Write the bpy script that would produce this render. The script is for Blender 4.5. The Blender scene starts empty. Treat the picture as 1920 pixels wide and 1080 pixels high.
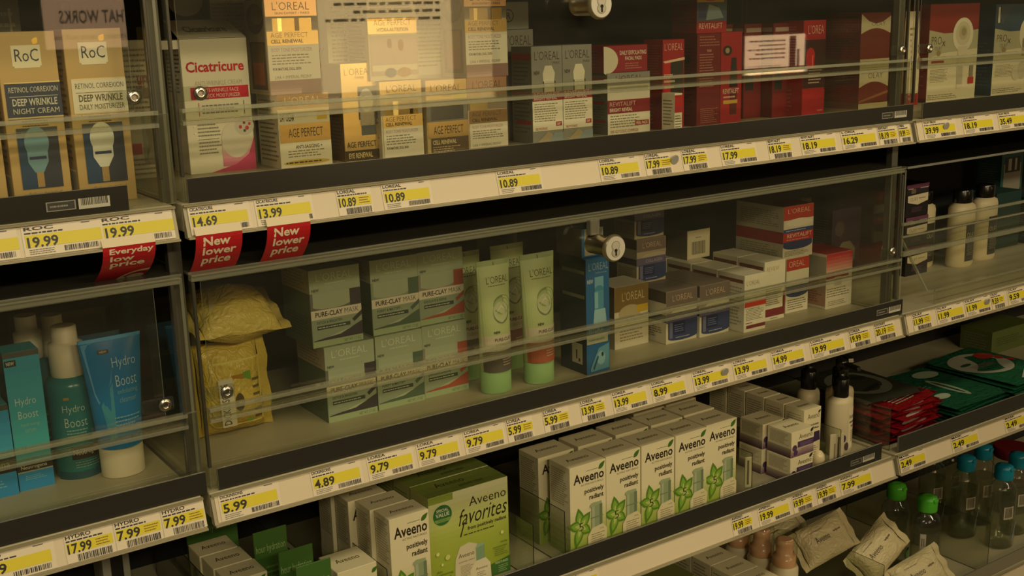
import bpy, bmesh, math, random
from mathutils import Vector, Matrix
random.seed(7)
SC = bpy.context.scene
COL = SC.collection

# ---------------------------------------------------------------- camera, world, lights, exposure
YAW, PITCH, ROLL = (math.radians(a) for a in (34.22, 13.31, 1.62))
fwd = Vector((math.sin(YAW) * math.cos(PITCH), math.cos(YAW) * math.cos(PITCH), -math.sin(PITCH)))
right = Vector((math.cos(YAW), -math.sin(YAW), 0))
down = fwd.cross(right)
r2 = math.cos(ROLL) * right + math.sin(ROLL) * down
d2 = -math.sin(ROLL) * right + math.cos(ROLL) * down
cd = bpy.data.cameras.new('camera')
cd.sensor_width = 36
cd.lens = 2150 / 1920 * 36
cd.clip_start = 0.02
cam = bpy.data.objects.new('camera', cd)
M3 = Matrix((r2, -d2, -fwd)).transposed()
cam.matrix_world = Matrix.Translation((-0.384, -1.1825, 1.55)) @ M3.to_4x4()
COL.objects.link(cam)
SC.camera = cam

wd = bpy.data.worlds.new('store_air')
SC.world = wd
wd.use_nodes = True
wd.node_tree.nodes['Background'].inputs[0].default_value = (1.0, 0.86, 0.56, 1)
wd.node_tree.nodes['Background'].inputs[1].default_value = 0.115


def ceiling_lamp(x, y, power, sx=1.2, sy=0.3, z=2.95, col=(1.0, 0.86, 0.55)):
    l = bpy.data.lights.new('ceiling_lamp', 'AREA')
    l.shape = 'RECTANGLE'
    l.size, l.size_y = sx, sy
    l.energy = power
    l.color = col
    o = bpy.data.objects.new('ceiling_lamp', l)
    o.location = (x, y, z)
    COL.objects.link(o)


for lx, a, b, c in ((-0.9, 18, 118, 310), (1.2, 12, 76, 225), (3.3, 8, 50, 160)):
    ceiling_lamp(lx, -1.35, a)                       # row above this aisle
    ceiling_lamp(lx, -4.40, b, 1.2, 0.6, 3.2)        # unseen row, added to light the case interiors at a lower angle
    ceiling_lamp(lx, -7.20, c, 1.2, 0.6, 3.3)        # farther unseen row, added to brighten the upper shelf products

vs = SC.view_settings
vs.view_transform = 'Standard'
vs.look = 'None'
vs.gamma = 1
vs.use_curve_mapping = False
vs.exposure = 0.0
SC.cycles.transparent_max_bounces = 40
SC.cycles.max_bounces = 8
SC.cycles.glossy_bounces = 4

# ---------------------------------------------------------------- materials
MATS = {}


def lin(h):
    h = h.lstrip('#')
    out = []
    for i in (0, 2, 4):
        c = int(h[i:i + 2], 16) / 255
        out.append(c / 12.92 if c <= 0.04045 else ((c + 0.055) / 1.055) ** 2.4)
    return out + [1.0]


def mat(key):
    """'#rrggbb' plus one letter: m foil, g glossy plastic, x matte, e backlit, t translucent film."""
    if key in MATS:
        return MATS[key]
    if key in ('acrylic', 'edge', 'clear', 'film'):
        return acrylic(key)
    m = bpy.data.materials.new(key)
    MATS[key] = m
    m.use_nodes = True
    nt = m.node_tree
    p = nt.nodes['Principled BSDF']
    col = lin(key[:7])
    s = key[7:8]
    p.inputs['Base Color'].default_value = col
    p.inputs['Roughness'].default_value = {'m': 0.28, 'g': 0.22, 'x': 0.9, 's': 0.25}.get(s, 0.45)
    p.inputs['Metallic'].default_value = {'m': 0.75, 's': 1.0}.get(s, 0.0)
    if s == 'e':
        p.inputs['Emission Color'].default_value = col
        p.inputs['Emission Strength'].default_value = float(key[8:] or 1)
    if s == 'k':                                    # crinkled film
        p.inputs['Roughness'].default_value = 0.3
        tx = nt.nodes.new('ShaderNodeTexNoise')
        tx.inputs['Scale'].default_value = 7
        tx.inputs['Detail'].default_value = 3
        tx.inputs['Distortion'].default_value = 1.2
        bp = nt.nodes.new('ShaderNodeBump')
        bp.inputs['Strength'].default_value = 0.45
        bp.inputs['Distance'].default_value = 0.012
        nt.links.new(tx.outputs['Fac'], bp.inputs['Height'])
        nt.links.new(bp.outputs['Normal'], p.inputs['Normal'])
    if s == 'w':                                    # worn painted metal
        tx = nt.nodes.new('ShaderNodeTexNoise')
        tx.inputs['Scale'].default_value = 9
        tx.inputs['Detail'].default_value = 6
        mx = nt.nodes.new('ShaderNodeMix')
        mx.data_type = 'RGBA'
        mx.inputs[6].default_value = col
        mx.inputs[7].default_value = [c * 0.72 for c in col[:3]] + [1]
        nt.links.new(tx.outputs['Fac'], mx.inputs[0])
        nt.links.new(mx.outputs[2], p.inputs['Base Color'])
    return m


def acrylic(key):
    m = bpy.data.materials.new(key)
    MATS[key] = m
    m.use_nodes = True
    nt = m.node_tree
    nt.nodes.clear()
    N = nt.nodes.new
    out = N('ShaderNodeOutputMaterial')
    geo = N('ShaderNodeNewGeometry')
    dot = N('ShaderNodeVectorMath'); dot.operation = 'DOT_PRODUCT'
    nt.links.new(geo.outputs['Normal'], dot.inputs[0])
    nt.links.new(geo.outputs['Incoming'], dot.inputs[1])

    def math_node(op, a, b=None):
        n = N('ShaderNodeMath'); n.operation = op
        for i, q in enumerate((a, b)):
            if q is None:
                continue
            if isinstance(q, (int, float)):
                n.inputs[i].default_value = q
            else:
                nt.links.new(q, n.inputs[i])
        return n.outputs[0]
    ab = math_node('ABSOLUTE', dot.outputs['Value'])
    inv = math_node('SUBTRACT', 1.0, ab)
    p5 = math_node('POWER', inv, 5.0)
    fr = math_node('ADD', math_node('MULTIPLY', p5, 0.95), 0.045)
    tr = N('ShaderNodeBsdfTransparent')
    gl = N('ShaderNodeBsdfGlossy')
    df = N('ShaderNodeBsdfDiffuse')
    tint, haze, rough, dcol = {'acrylic': ('#fafaf4', 0.011, 0.02, '#d8d4c0'),
                               'edge': ('#dcdccb', 0.20, 0.15, '#d2cfb4'),
                               'clear': ('#f0f2ea', 0.014, 0.02, '#d8d4c8'),
                               'film': ('#f0ecd8', 0.28, 0.12, '#d8c878')}[key]
    tr.inputs[0].default_value = lin(tint)
    gl.inputs['Roughness'].default_value = rough
    df.inputs[0].default_value = lin(dcol)
    m1 = N('ShaderNodeMixShader')
    if key == 'acrylic':                            # uneven scuff haze, pale diffuse mixed in to lift the dark interiors
        tx = N('ShaderNodeTexNoise'); tx.inputs['Scale'].default_value = 5
        nt.links.new(math_node('MULTIPLY', tx.outputs['Fac'], haze * 2), m1.inputs[0])
    else:
        m1.inputs[0].default_value = haze
    nt.links.new(tr.outputs[0], m1.inputs[1])
    nt.links.new(df.outputs[0], m1.inputs[2])
    m2 = N('ShaderNodeMixShader')
    nt.links.new(fr, m2.inputs[0])
    nt.links.new(m1.outputs[0], m2.inputs[1])
    nt.links.new(gl.outputs[0], m2.inputs[2])
    nt.links.new(m2.outputs[0], out.inputs[0])
    return m


# ---------------------------------------------------------------- mesh building
class MB:
    def __init__(s):
        s.v, s.f, s.k, s.sm = [], [], [], []

    def face(s, pts, key, smooth=False):
        n = len(s.v)
        s.v += [tuple(p) for p in pts]
        s.f.append(tuple(range(n, n + len(pts))))
        s.k.append(key)
        s.sm.append(smooth)

    def mesh(s, verts, faces, key, smooth=False):
        n = len(s.v)
        s.v += [tuple(p) for p in verts]
        for f in faces:
            s.f.append(tuple(n + i for i in f))
            s.k.append(key)
            s.sm.append(smooth)

    def box(s, x0, x1, y0, y1, z0, z1, key, c=0.0005, ends=None, thin=None):
        """chamfered box; thin = axis of a sheet whose narrow sides get the key `ends`."""
        lo, hi = (x0, y0, z0), (x1, y1, z1)
        c = min(c, *(0.3 * abs(b - a) for a, b in zip(lo, hi)))
        V, idx = [], {}
        for sx in (0, 1):
            for sy in (0, 1):
                for sz in (0, 1):
                    q = (sx, sy, sz)
                    for a in range(3):
                        p = []
                        for i in range(3):
                            e = hi[i] if q[i] else lo[i]
                            if i != a:
                                e += -c if q[i] else c
                            p.append(e)
                        idx[a, q] = len(V)
                        V.append(p)
        for a in range(3):
            b, d = [i for i in range(3) if i != a]
            kk = key if thin is None or a == thin or ends is None else ends
            for sg in (0, 1):
                ring = []
                for ub, ud in ((0, 0), (1, 0), (1, 1), (0, 1)):
                    q = [0, 0, 0]; q[a] = sg; q[b] = ub; q[d] = ud
                    ring.append(idx[a, tuple(q)])
                if (sg == 1) == (a == 1):
                    ring.reverse()
                s.mesh([V[i] for i in ring], [(0, 1, 2, 3)], kk)
            for ub in (0, 1):
                for ud in (0, 1):
                    q0 = [0, 0, 0]; q0[b] = ub; q0[d] = ud
                    q1 = list(q0); q1[a] = 1
                    q0, q1 = tuple(q0), tuple(q1)
                    s.mesh([V[idx[b, q0]], V[idx[b, q1]], V[idx[d, q1]], V[idx[d, q0]]], [(0, 1, 2, 3)], ends or key)
        for q in [(i, j, k) for i in (0, 1) for j in (0, 1) for k in (0, 1)]:
            s.mesh([V[idx[a, q]] for a in range(3)], [(0, 1, 2)], ends or key)

    def loft(s, rings, key, smooth=True, cap0=True, cap1=True, capkey=None):
        n = len(rings[0])
        V = [p for r in rings for p in r]
        F = []
        for i in range(len(rings) - 1):
            for j in range(n):
                k = (j + 1) % n
                F.append((i * n + j, i * n + k, (i + 1) * n + k, (i + 1) * n + j))
        s.mesh(V, F, key, smooth)
        if cap0:
            s.mesh(rings[0][::-1], [tuple(range(n))], capkey or key)
        if cap1:
            s.mesh(rings[-1], [tuple(range(n))], capkey or key)

    def lathe(s, prof, key, n=28, sx=1.0, sy=1.0, cx=0, cy=0, cap0=True, cap1=True, axis='z'):
        rings = []
        for r, h in prof:
            ring = []
            for j in range(n):
                a = 2 * math.pi * j / n
                x, y = r * math.cos(a) * sx, r * math.sin(a) * sy
                ring.append((cx + x, cy + y, h) if axis == 'z' else (cx + x, -h, cy + y))
            rings.append(ring)
        s.loft(rings, key, True, cap0, cap1)

    def prism(s, prof, x0, x1, key):
        """profile of (y, z) extruded along x"""
        n = len(prof)
        V = [(x0, y, z) for y, z in prof] + [(x1, y, z) for y, z in prof]
        F = [(i, (i + 1) % n, n + (i + 1) % n, n + i) for i in range(n)]
        F += [tuple(range(n))[::-1], tuple(range(n, 2 * n))]
        s.mesh(V, F, key)

    def build(s, name, parent=None, loc=(0, 0, 0), rot=(0, 0, 0)):
        me = bpy.data.meshes.new(name)
        me.from_pydata(s.v, [], s.f)
        keys = []
        for k in s.k:
            if k not in keys:
                keys.append(k)
        for k in keys:
            me.materials.append(mat(k))
        ix = {k: i for i, k in enumerate(keys)}
        me.polygons.foreach_set('material_index', [ix[k] for k in s.k])
        me.polygons.foreach_set('use_smooth', s.sm)
        me.update()
        o = bpy.data.objects.new(name, me)
        COL.objects.link(o)
        o.location = loc
        o.rotation_euler = rot
        if parent:
            o.parent = parent
        return o


def tag(o, label=None, cat=None, group=None, kind=None):
    for k, v in (('label', label), ('category', cat), ('group', group), ('kind', kind)):
        if v:
            o[k] = v
    return o


def empty(name, label, cat, loc=(0, 0, 0), rot=(0, 0, 0), group=None):
    o = bpy.data.objects.new(name, None)
    o.empty_display_size = 0.02
    COL.objects.link(o)
    o.location = loc
    o.rotation_euler = rot
    return tag(o, label, cat, group)


def dup(root, loc, label, rot=None):
    r = root.copy()
    COL.objects.link(r)
    r.location = loc
    if rot is not None:
        r.rotation_euler = rot
    r['label'] = label
    for ch in list(root.children):
        c = ch.copy(); COL.objects.link(c); c.parent = r
        for g in list(ch.children):
            d = g.copy(); COL.objects.link(d); d.parent = c
    return r


# ---------------------------------------------------------------- printing on faces
TXT = {}


def txt(s, style=''):
    key = (s, style)
    if key not in TXT:
        c = bpy.data.curves.new('lettering', 'FONT')
        c.body = s
        c.resolution_u = 2
        if 'b' in style:
            c.offset = 0.022
        if 'B' in style:
            c.offset = 0.027
        if 'l' in style:
            c.offset = -0.012
        if 'i' in style:
            c.shear = 0.35
        o = bpy.data.objects.new('lettering', c)
        me = bpy.data.meshes.new_from_object(o)
        V = [(v.co.x, v.co.y) for v in me.vertices] or [(0, 0), (1, 1)]
        F = [tuple(p.vertices) for p in me.polygons]
        bpy.data.objects.remove(o); bpy.data.meshes.remove(me); bpy.data.curves.remove(c)
        xs, ys = [p[0] for p in V], [p[1] for p in V]
        x0, y0 = min(xs), min(ys)
        w, h = max(max(xs) - x0, 1e-6), max(max(ys) - y0, 1e-6)
        TXT[key] = ([((x - x0) / w, (y - y0) / h) for x, y in V], F)
    return TXT[key]


def plane(o, U, V):
    o, U, V = Vector(o), Vector(U), Vector(V)
    N = U.cross(V).normalized()
    return lambda u, v, k: o + U * u + V * v + N * k


def draw(mb, F, els, W, H, seg=1, rnd=None):
    rnd = rnd or random.Random(len(els) * 7 + int(W * 1e4))
    lay = 0.00025

    def rect(u0, v0, u1, v1, key):
        n = max(1, round(seg * abs(u1 - u0)))
        for i in range(n):
            a, b = u0 + (u1 - u0) * i / n, u0 + (u1 - u0) * (i + 1) / n
            mb.face([F(a, v0, lay), F(b, v0, lay), F(b, v1, lay), F(a, v1, lay)], key)
    for e in els:
        k = e[0]
        lay += 0.00006
        if k == 'r':
            rect(*e[1:])
        elif k == 't':
            V, T = txt(e[1], e[7] if len(e) > 7 else '')
            u0, v0, u1, v1 = e[2:6]
            mb.mesh([F(u0 + (u1 - u0) * x, v0 + (v1 - v0) * y, lay) for x, y in V], T, e[6])
        elif k == 'e':
            cu, cv, ru, rv = e[1:5]
            mb.face([F(cu + ru * math.cos(i * math.pi / 14), cv + rv * math.sin(i * math.pi / 14), lay) for i in range(28)], e[5])
        elif k == 'c':
            cu, cv, r = e[1:4]
            mb.face([F(cu + r * math.cos(i * math.pi / 14), cv + r * W / H * math.sin(i * math.pi / 14), lay) for i in range(28)], e[4])
        elif k == 'p':
            mb.face([F(u, v, lay) for u, v in e[1]], e[2])
        elif k == 'l':                              # leaf: base point, angle, length and width as shares of the face width
            cu, cv, a, L, wd_ = e[1:6]
            pts = []
            for i in range(9):
                t = i / 8
                pts.append((t * L, wd_ * math.sin(math.pi * t ** 0.8)))
            for i in range(7, 0, -1):
                t = i / 8
                pts.append((t * L, -wd_ * math.sin(math.pi * t ** 0.8)))
            ca, sa = math.cos(a), math.sin(a)
            mb.face([F(cu + x * ca - y * sa, cv + (x * sa + y * ca) * W / H, lay) for x, y in pts], e[6])
        elif k == 'g':
            u0, v0, u1, v1, c0, c1, n = e[1:8]
            sfx = c0[7:]
            A = [int(c0[i:i + 2], 16) for i in (1, 3, 5)]
            B = [int(c1[i:i + 2], 16) for i in (1, 3, 5)]
            for i in range(n):
                t = (i + 0.5) / n
                c = '#%02x%02x%02x' % tuple(int(p + (q - p) * t) for p, q in zip(A, B)) + sfx
                rect(u0, v0 + (v1 - v0) * i / n, u1, v0 + (v1 - v0) * (i + 1) / n, c)
        elif k == 'm':                              # rows of small print
            u0, v0, u1, v1, n, key = e[1:7]
            n = max(1, round(n * 1.3)) if n > 1 else n
            p = (v1 - v0) / n
            for i in range(n):
                u = u0
                end = u1 - (u1 - u0) * rnd.random() * 0.3
                while u < end:
                    w = (u1 - u0) * rnd.uniform(0.04, 0.13)
                    b = min(u + w, u1)
                    v = v1 - p * (i + 0.7)
                    mb.face([F(u, v, lay), F(b, v, lay), F(b, v + p * 0.36, lay), F(u, v + p * 0.36, lay)], key)
                    u += w + (u1 - u0) * 0.022
        elif k == 'b':
            u0, v0, u1, v1, key = e[1:6]
            u = u0
            while u < u1:
                w = (u1 - u0) * rnd.choice((0.012, 0.02, 0.034))
                mb.face([F(u, v0, lay), F(u + w, v0, lay), F(u + w, v1, lay), F(u, v1, lay)], key)
                u += w + (u1 - u0) * rnd.choice((0.014, 0.022, 0.03))


SM = '#777160'


def carton(name, label, cat, x0, Y, z0, w, h, d, base, F=(), L=None, T=(), R=(), rz=0.0, group=None, rot=None):
    mb = MB()
    mb.box(-w / 2, w / 2, 0, d, 0, h, base)
    draw(mb, plane((-w / 2, 0, 0), (w, 0, 0), (0, 0, h)), list(F), w, h)
    if L is None:
        L = [('m', .12, .15, .88, .85, max(5, int(h * 110)), SM)]
    draw(mb, plane((-w / 2, d, 0), (0, -d, 0), (0, 0, h)), list(L), d, h)
    draw(mb, plane((-w / 2, 0, h), (w, 0, 0), (0, d, 0)), list(T), w, d)
    draw(mb, plane((w / 2, 0, 0), (0, d, 0), (0, 0, h)), list(R), d, h)
    o = mb.build(name, None, (x0 + w / 2, Y, z0), rot or (0, 0, rz))
    return tag(o, label, cat, group)


def at(x0, Y, z0, w):
    return (x0 + w / 2, Y, z0)
# ---------------------------------------------------------------- the setting
def struct(name, x0, x1, y0, y1, z0, z1, key):
    mb = MB()
    mb.box(x0, x1, y0, y1, z0, z1, key)
    return tag(mb.build(name), None, None, None, 'structure')


struct('floor', -3, 6.5, -2.6, 0.45, -0.02, 0.0, '#8d8674w')
struct('wall_back', -1.3, 3.7, 0.40, 0.42, 0.0, 2.1, '#1b1914x')
struct('wall_front', -3, 6.5, -2.62, -2.6, 0.0, 2.10, '#5d5546x')  # unseen opposite side; height shaped so farthest lamps reach only upper products
struct('trim_1', -0.007, 0.008, 0.030, 0.042, 1.042, 2.1, '#5c5746w')
struct('trim_2', 1.212, 1.227, 0.030, 0.042, 1.042, 2.1, '#5d5a4cw')

LEV = {'upper': 1.367, 'middle': 1.040, 'lower': 0.785, 'lowest': 0.450}
BAY = {'left-end': -1.219, 'middle': 0.0, 'right-end': 1.219}


def shelf(bay, lev, label):
    bx, zt = BAY[bay], LEV[lev]
    zb = zt - 0.036
    root = empty('gondola_shelf', label, 'shelf', (bx + 0.61, 0, zt))
    X0, X1 = -0.606, 0.604
    d = MB()
    d.box(X0, X1, 0.002, 0.398, -0.030, 0.0, '#b3a988w', 0.001)
    d.build('deck', root)
    r = MB()
    r.prism([(0.0, -0.001), (-0.009, -0.034), (-0.013, -0.034), (-0.013, -0.036), (0.0015, -0.036), (0.0015, -0.001)], X0, X1, '#a59a7c')
    r.prism([(-0.001, 0.0), (-0.0045, -0.0005), (-0.0045, -0.0025), (-0.001, -0.0025)], X0, X1, '#8f8668')
    rail = r.build('price_rail', root)
    s = MB()
    x1 = X1 - 0.004
    s.mesh([(X0 + 0.004, -0.0015, -0.0035), (x1, -0.0015, -0.0035), (x1, -0.0095, -0.0325), (X0 + 0.004, -0.0095, -0.0325)], [(0, 3, 2, 1)], '#d6c6a8')
    s.build('label_strip', rail)
    return root


shelf('left-end', 'upper', 'upper beige shelf of the bay holding the gold cartons')
shelf('middle', 'upper', 'upper beige shelf carrying the gold, silver and red cartons')
shelf('right-end', 'upper', 'upper beige shelf under the red and blue device cartons')
shelf('left-end', 'middle', 'beige shelf under the turquoise cleanser tube and pump bottle')
shelf('middle', 'middle', 'beige shelf under the sage green mask cartons and blue carton')
shelf('right-end', 'middle', 'beige shelf under the white bottles and black cartons')
shelf('left-end', 'lower', 'dark lower shelf of the bay beneath the turquoise products')
shelf('middle', 'lower', 'lower beige shelf carrying the white cartons with green leaves')
shelf('right-end', 'lower', 'lower beige shelf carrying the red and green mask sachets')
shelf('middle', 'lowest', 'lowest shelf with cream wipes pouches and peach foam pumps')
shelf('right-end', 'lowest', 'lowest shelf under the clear bottles with green and teal caps')


def strip_mesh(x0, x1, h, key, sticker=None):
    mb = MB()
    mb.box(x0, x1, -0.0015, 0.0015, 0, h, key, 0.0004, '#6d685ag', 1)
    if sticker is not None:
        W, H = 0.062, 0.012
        draw(mb, plane((sticker, -0.0017, 0.006), (W, 0, 0), (0, 0, H)),
             [('r', .0, .1, .46, .9, '#8b8778'), ('r', .02, .18, .44, .82, '#3a3832'), ('m', .06, .3, .40, .7, 1, '#8b8778'),
              ('r', .5, .05, 1, .95, '#b9b3a0'), ('b', .54, .35, .97, .95, '#2b2a26')], W, H)
    return mb


def screw(parent, x, y, z, r=0.0075):
    mb = MB()
    mb.lathe([(r * 0.7, 0), (r, 0.0015), (r * 0.95, 0.003), (r * 0.55, 0.0042), (r * 0.38, 0.0042), (r * 0.33, 0.0022)], '#b9b2a2s', 18, axis='y')
    return mb.build('screw', parent, (x, y, z))


def clip(parent, x, z):
    """clear hinge clip joining door and box, with its hex screw"""
    mb = MB()
    mb.box(-0.016, 0.018, -0.001, 0.003, -0.0075, 0.0075, 'clear', 0.0012)
    c = mb.build('hinge_clip', parent, (x, 0.002, z))
    screw(c, 0.008, -0.001, 0.0)
    return c


def lock(parent, x, z):
    mb = MB()
    mb.lathe([(0.0135, -0.010), (0.0135, 0.030), (0.0175, 0.031), (0.0185, 0.0335), (0.0185, 0.036), (0.0165, 0.0385)], '#9d9070m', 30, axis='y')
    mb.box(-0.012, 0.004, -0.002, 0.008, 0.013, 0.034, '#a5a08em', 0.001)
    lk = mb.build('lock', parent, (x, 0, z))
    p = MB()
    p.lathe([(0.0162, 0.0380), (0.0160, 0.0392)], '#bdb7a6', 30, axis='y')
    F = plane((-0.016, -0.0393, -0.016), (0.032, 0, 0), (0, 0, 0.032))
    draw(p, F, [('e', .5, .62, .22, .2, '#87816f'), ('e', .5, .34, .22, .2, '#87816f'), ('e', .5, .62, .19, .17, '#aea794'), ('e', .5, .34, .19, .17, '#a59d88'),
                ('r', .46, .2, .55, .42, '#14120ex'), ('e', .5, .42, .08, .07, '#14120ex')], 0.032, 0.032)
    p.build('key_plug', lk)
    return lk


def case(bay, lev, label, top, strip=(0.016, 1.222), sticker=None, lx=0.548, clips=True, lockz=None):
    bx, zs = BAY[bay], LEV[lev]
    root = empty('display_case', label, 'display case', (bx, 0.0, zs))
    ht = top - zs
    ld = 0.083
    p = MB(); p.box(0.010, 1.221, 0.0110, 0.0150, 0.0005, ld + 0.012, 'acrylic', 0.0003, 'edge', 1)
    p.build('front_panel', root)
    dr = MB(); dr.box(0.018, 1.186, 0.0075, 0.0093, ld + 0.004, ht - 0.006, 'acrylic', 0.0003, 'edge', 1)
    door = dr.build('door', root)
    e = MB()
    e.box(0.012, 1.206, -0.004, 0.0061, ld + 0.012, ld + 0.0165, 'acrylic', 0.0003, 'edge', 2)
    e.box(0.012, 1.206, -0.0005, 0.0061, ld + 0.0035, ld + 0.012, 'acrylic', 0.0003, 'edge', 1)
    e.box(0.012, 1.206, -0.003, 0.0061, ld - 0.001, ld + 0.0035, 'acrylic', 0.0003, 'edge', 2)
    e.build('door_ledge', door)
    for x in (0.010, 1.2165):
        q = MB(); q.box(x, x + 0.0035, 0.0152, 0.385, 0.0005, ht - 0.0005, 'acrylic', 0.0003, 'edge', 0)
        q.build('side_panel', root)
    t = MB(); t.box(0.0085, 1.2205, 0.016, 0.388, ht, ht + 0.0035, '#4a473cg', 0.0005, '#6a675ag', 2)
    t.build('top_panel', root)
    te = MB()
    te.box(0.008, 1.215, 0.0055, 0.0158, ht - 0.0055, ht, 'edge', 0.0006)
    te.box(0.008, 1.215, 0.004, 0.0158, ht + 0.0002, ht + 0.0025, 'edge', 0.0004)
    te.build('top_edge', root)
    for x in (0.008, 1.204):
        ve = MB()
        ve.box(x, x + 0.0035, 0.0058, 0.0108, 0.028, ht - 0.006, '#3f3b2fg', 0.0006)
        ve.build('edge_channel', root)
    b = strip_mesh(strip[0], strip[1], 0.026, '#2f2d27g', sticker)
    tag(b.build('base_strip', root, (0, 0.0045, 0.0004)), 'black base strip along the foot of the case')
    if clips:
        clip(root, 0.026, ld + 0.031)
        clip(root, 1.176, ld + 0.031)
    lock(root, lx, (lockz or top - 0.036) - zs)
    return root


TOPU = 1.602
case('left-end', 'upper', 'clear acrylic case over the gold cartons', TOPU, (0.0, 1.169), 1.088)
case('middle', 'upper', 'clear acrylic case over the gold, silver and red cartons', TOPU, (0.012, 1.2245), 1.145, 0.540, lockz=1.562)
case('right-end', 'upper', 'clear acrylic case in front of the red and blue device cartons', TOPU, (0.030, 1.2))
case('left-end', 'middle', 'clear acrylic case over the turquoise cleanser products', 1.287, (0.0, 1.222))
case('middle', 'middle', 'clear acrylic case with brass lock over green mask cartons', 1.287, (0.016, 1.2235), 1.155, 0.560, lockz=1.250)

# the open bin of the next bay
root = empty('open_display_bin', 'open clear acrylic bin around the white bottles and black cartons', 'display case', (1.219, 0, 1.040))
m = MB(); m.box(0.012, 1.2, 0.012, 0.39, 0.245, 0.249, '#23221dg', 0.0005, '#77746ag', 2)
m.build('top_panel', root)
m = MB()
m.box(0.004, 1.2, 0.009, 0.014, 0.150, 0.155, 'edge', 0.0005)
m.box(0.004, 1.2, 0.010, 0.0125, 0.130, 0.150, 'acrylic', 0.0003, 'edge', 1)
m.box(0.004, 1.2, 0.009, 0.014, 0.1295, 0.1325, 'edge', 0.0005)
m.build('upper_lip', root)
m = MB()
m.box(0.004, 1.2, 0.006, 0.013, 0.098, 0.106, 'edge', 0.0005)
m.box(0.004, 1.2, 0.010, 0.0125, 0.106, 0.1295, 'acrylic', 0.0003, 'edge', 1)
m.build('front_ledge', root)
m = MB()
m.prism([(0.074, 0.110), (0.070, 0.110), (0.012, 0.026), (0.016, 0.026)], 0.085, 1.2, 'acrylic')
m.prism([(0.0745, 0.1105), (0.0695, 0.1105), (0.0115, 0.0255), (0.0165, 0.0255)], 0.081, 0.0848, 'edge')
m.prism([(0.0745, 0.1132), (0.0695, 0.1132), (0.0695, 0.1106), (0.0745, 0.1106)], 0.081, 1.2, 'edge')
m.build('sloped_panel', root)
m = MB()
m.box(0.100, 1.2, 0.008, 0.011, 0.001, 0.0250, 'acrylic', 0.0003, 'edge', 1)
m.box(0.100, 1.2, 0.0078, 0.0112, 0.0230, 0.0255, 'edge', 0.0003)
m.build('front_lip', root)
m = MB(); m.box(0.010, 0.0135, 0.0155, 0.385, 0.0005, 0.244, 'acrylic', 0.0003, 'edge', 0)
m.build('side_panel', root)
m = MB(); m.box(0.0035, 0.0075, 0.0145, 0.0195, 0.001, 0.236, '#4c493fg', 0.001)
m.build('corner_post', root)

# low fence strips
b = strip_mesh(0.02, 1.187, 0.030, '#2b2a24g', 1.105)
tag(b.build('shelf_fence', None, (0, 0.0045, 0.7854)), 'dark shelf fence strip before the leaf print cartons', 'shelf fence')
b = strip_mesh(1.232, 2.42, 0.030, '#35342dg')
tag(b.build('shelf_fence', None, (0, 0.0045, 0.7854)), 'dark shelf fence strip before the mask sachets', 'shelf fence')
b = strip_mesh(1.232, 2.42, 0.028, '#8d8672g')
tag(b.build('shelf_fence', None, (0, 0.0045, 0.4504)), 'grey shelf fence strip before the teal capped bottles', 'shelf fence')


# ---------------------------------------------------------------- price labels
def plabel(lev, x0, w, price, brand, label, wide=True, full=False):
    zt = LEV[lev]
    o = Vector((0, -0.0101, -0.0320))
    V = Vector((0, 0.0080, 0.0285))
    mb = MB()
    F = plane((0, o.y, o.z), (w, 0, 0), V)
    A = [F(u, v, 0) for u, v in ((0, 0), (1, 0), (1, 1), (0, 1))]
    mb.face(A, '#dccdb2')
    yl = '#d6c425'
    ink = '#1c1a15'
    if wide:
        els = [('r', .03, .29, 1.0 if full else .95, .70, yl), ('t', brand, .03, .85, .40, .97, ink, 'b'), ('m', .03, .70, .64, .83, 1, ink),
               ('t', price, .05, .27, .44, .63, ink, 'B'), ('b', .5, .06, .94, .24, ink), ('m', .06, .04, .38, .24, 2, '#6b665a'), ('m', .76, .9, .9, .98, 1, ink)]
    else:
        els = [('r', .03, .34, .97, .70, yl), ('t', brand, .03, .84, .55, .98, ink, 'b'), ('m', .03, .70, .9, .84, 1, ink),
               ('t', price, .04, .31, .53, .67, ink, 'B'), ('m', .62, .38, .94, .66, 2, '#7a4a10'), ('b', .22, .02, .92, .26, ink)]
    draw(mb, F, els, w, 0.0296, rnd=random.Random(int(x0 * 1000)))
    ob = mb.build('price_label', None, (x0, 0, zt))
    return tag(ob, label, 'price label')


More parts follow.
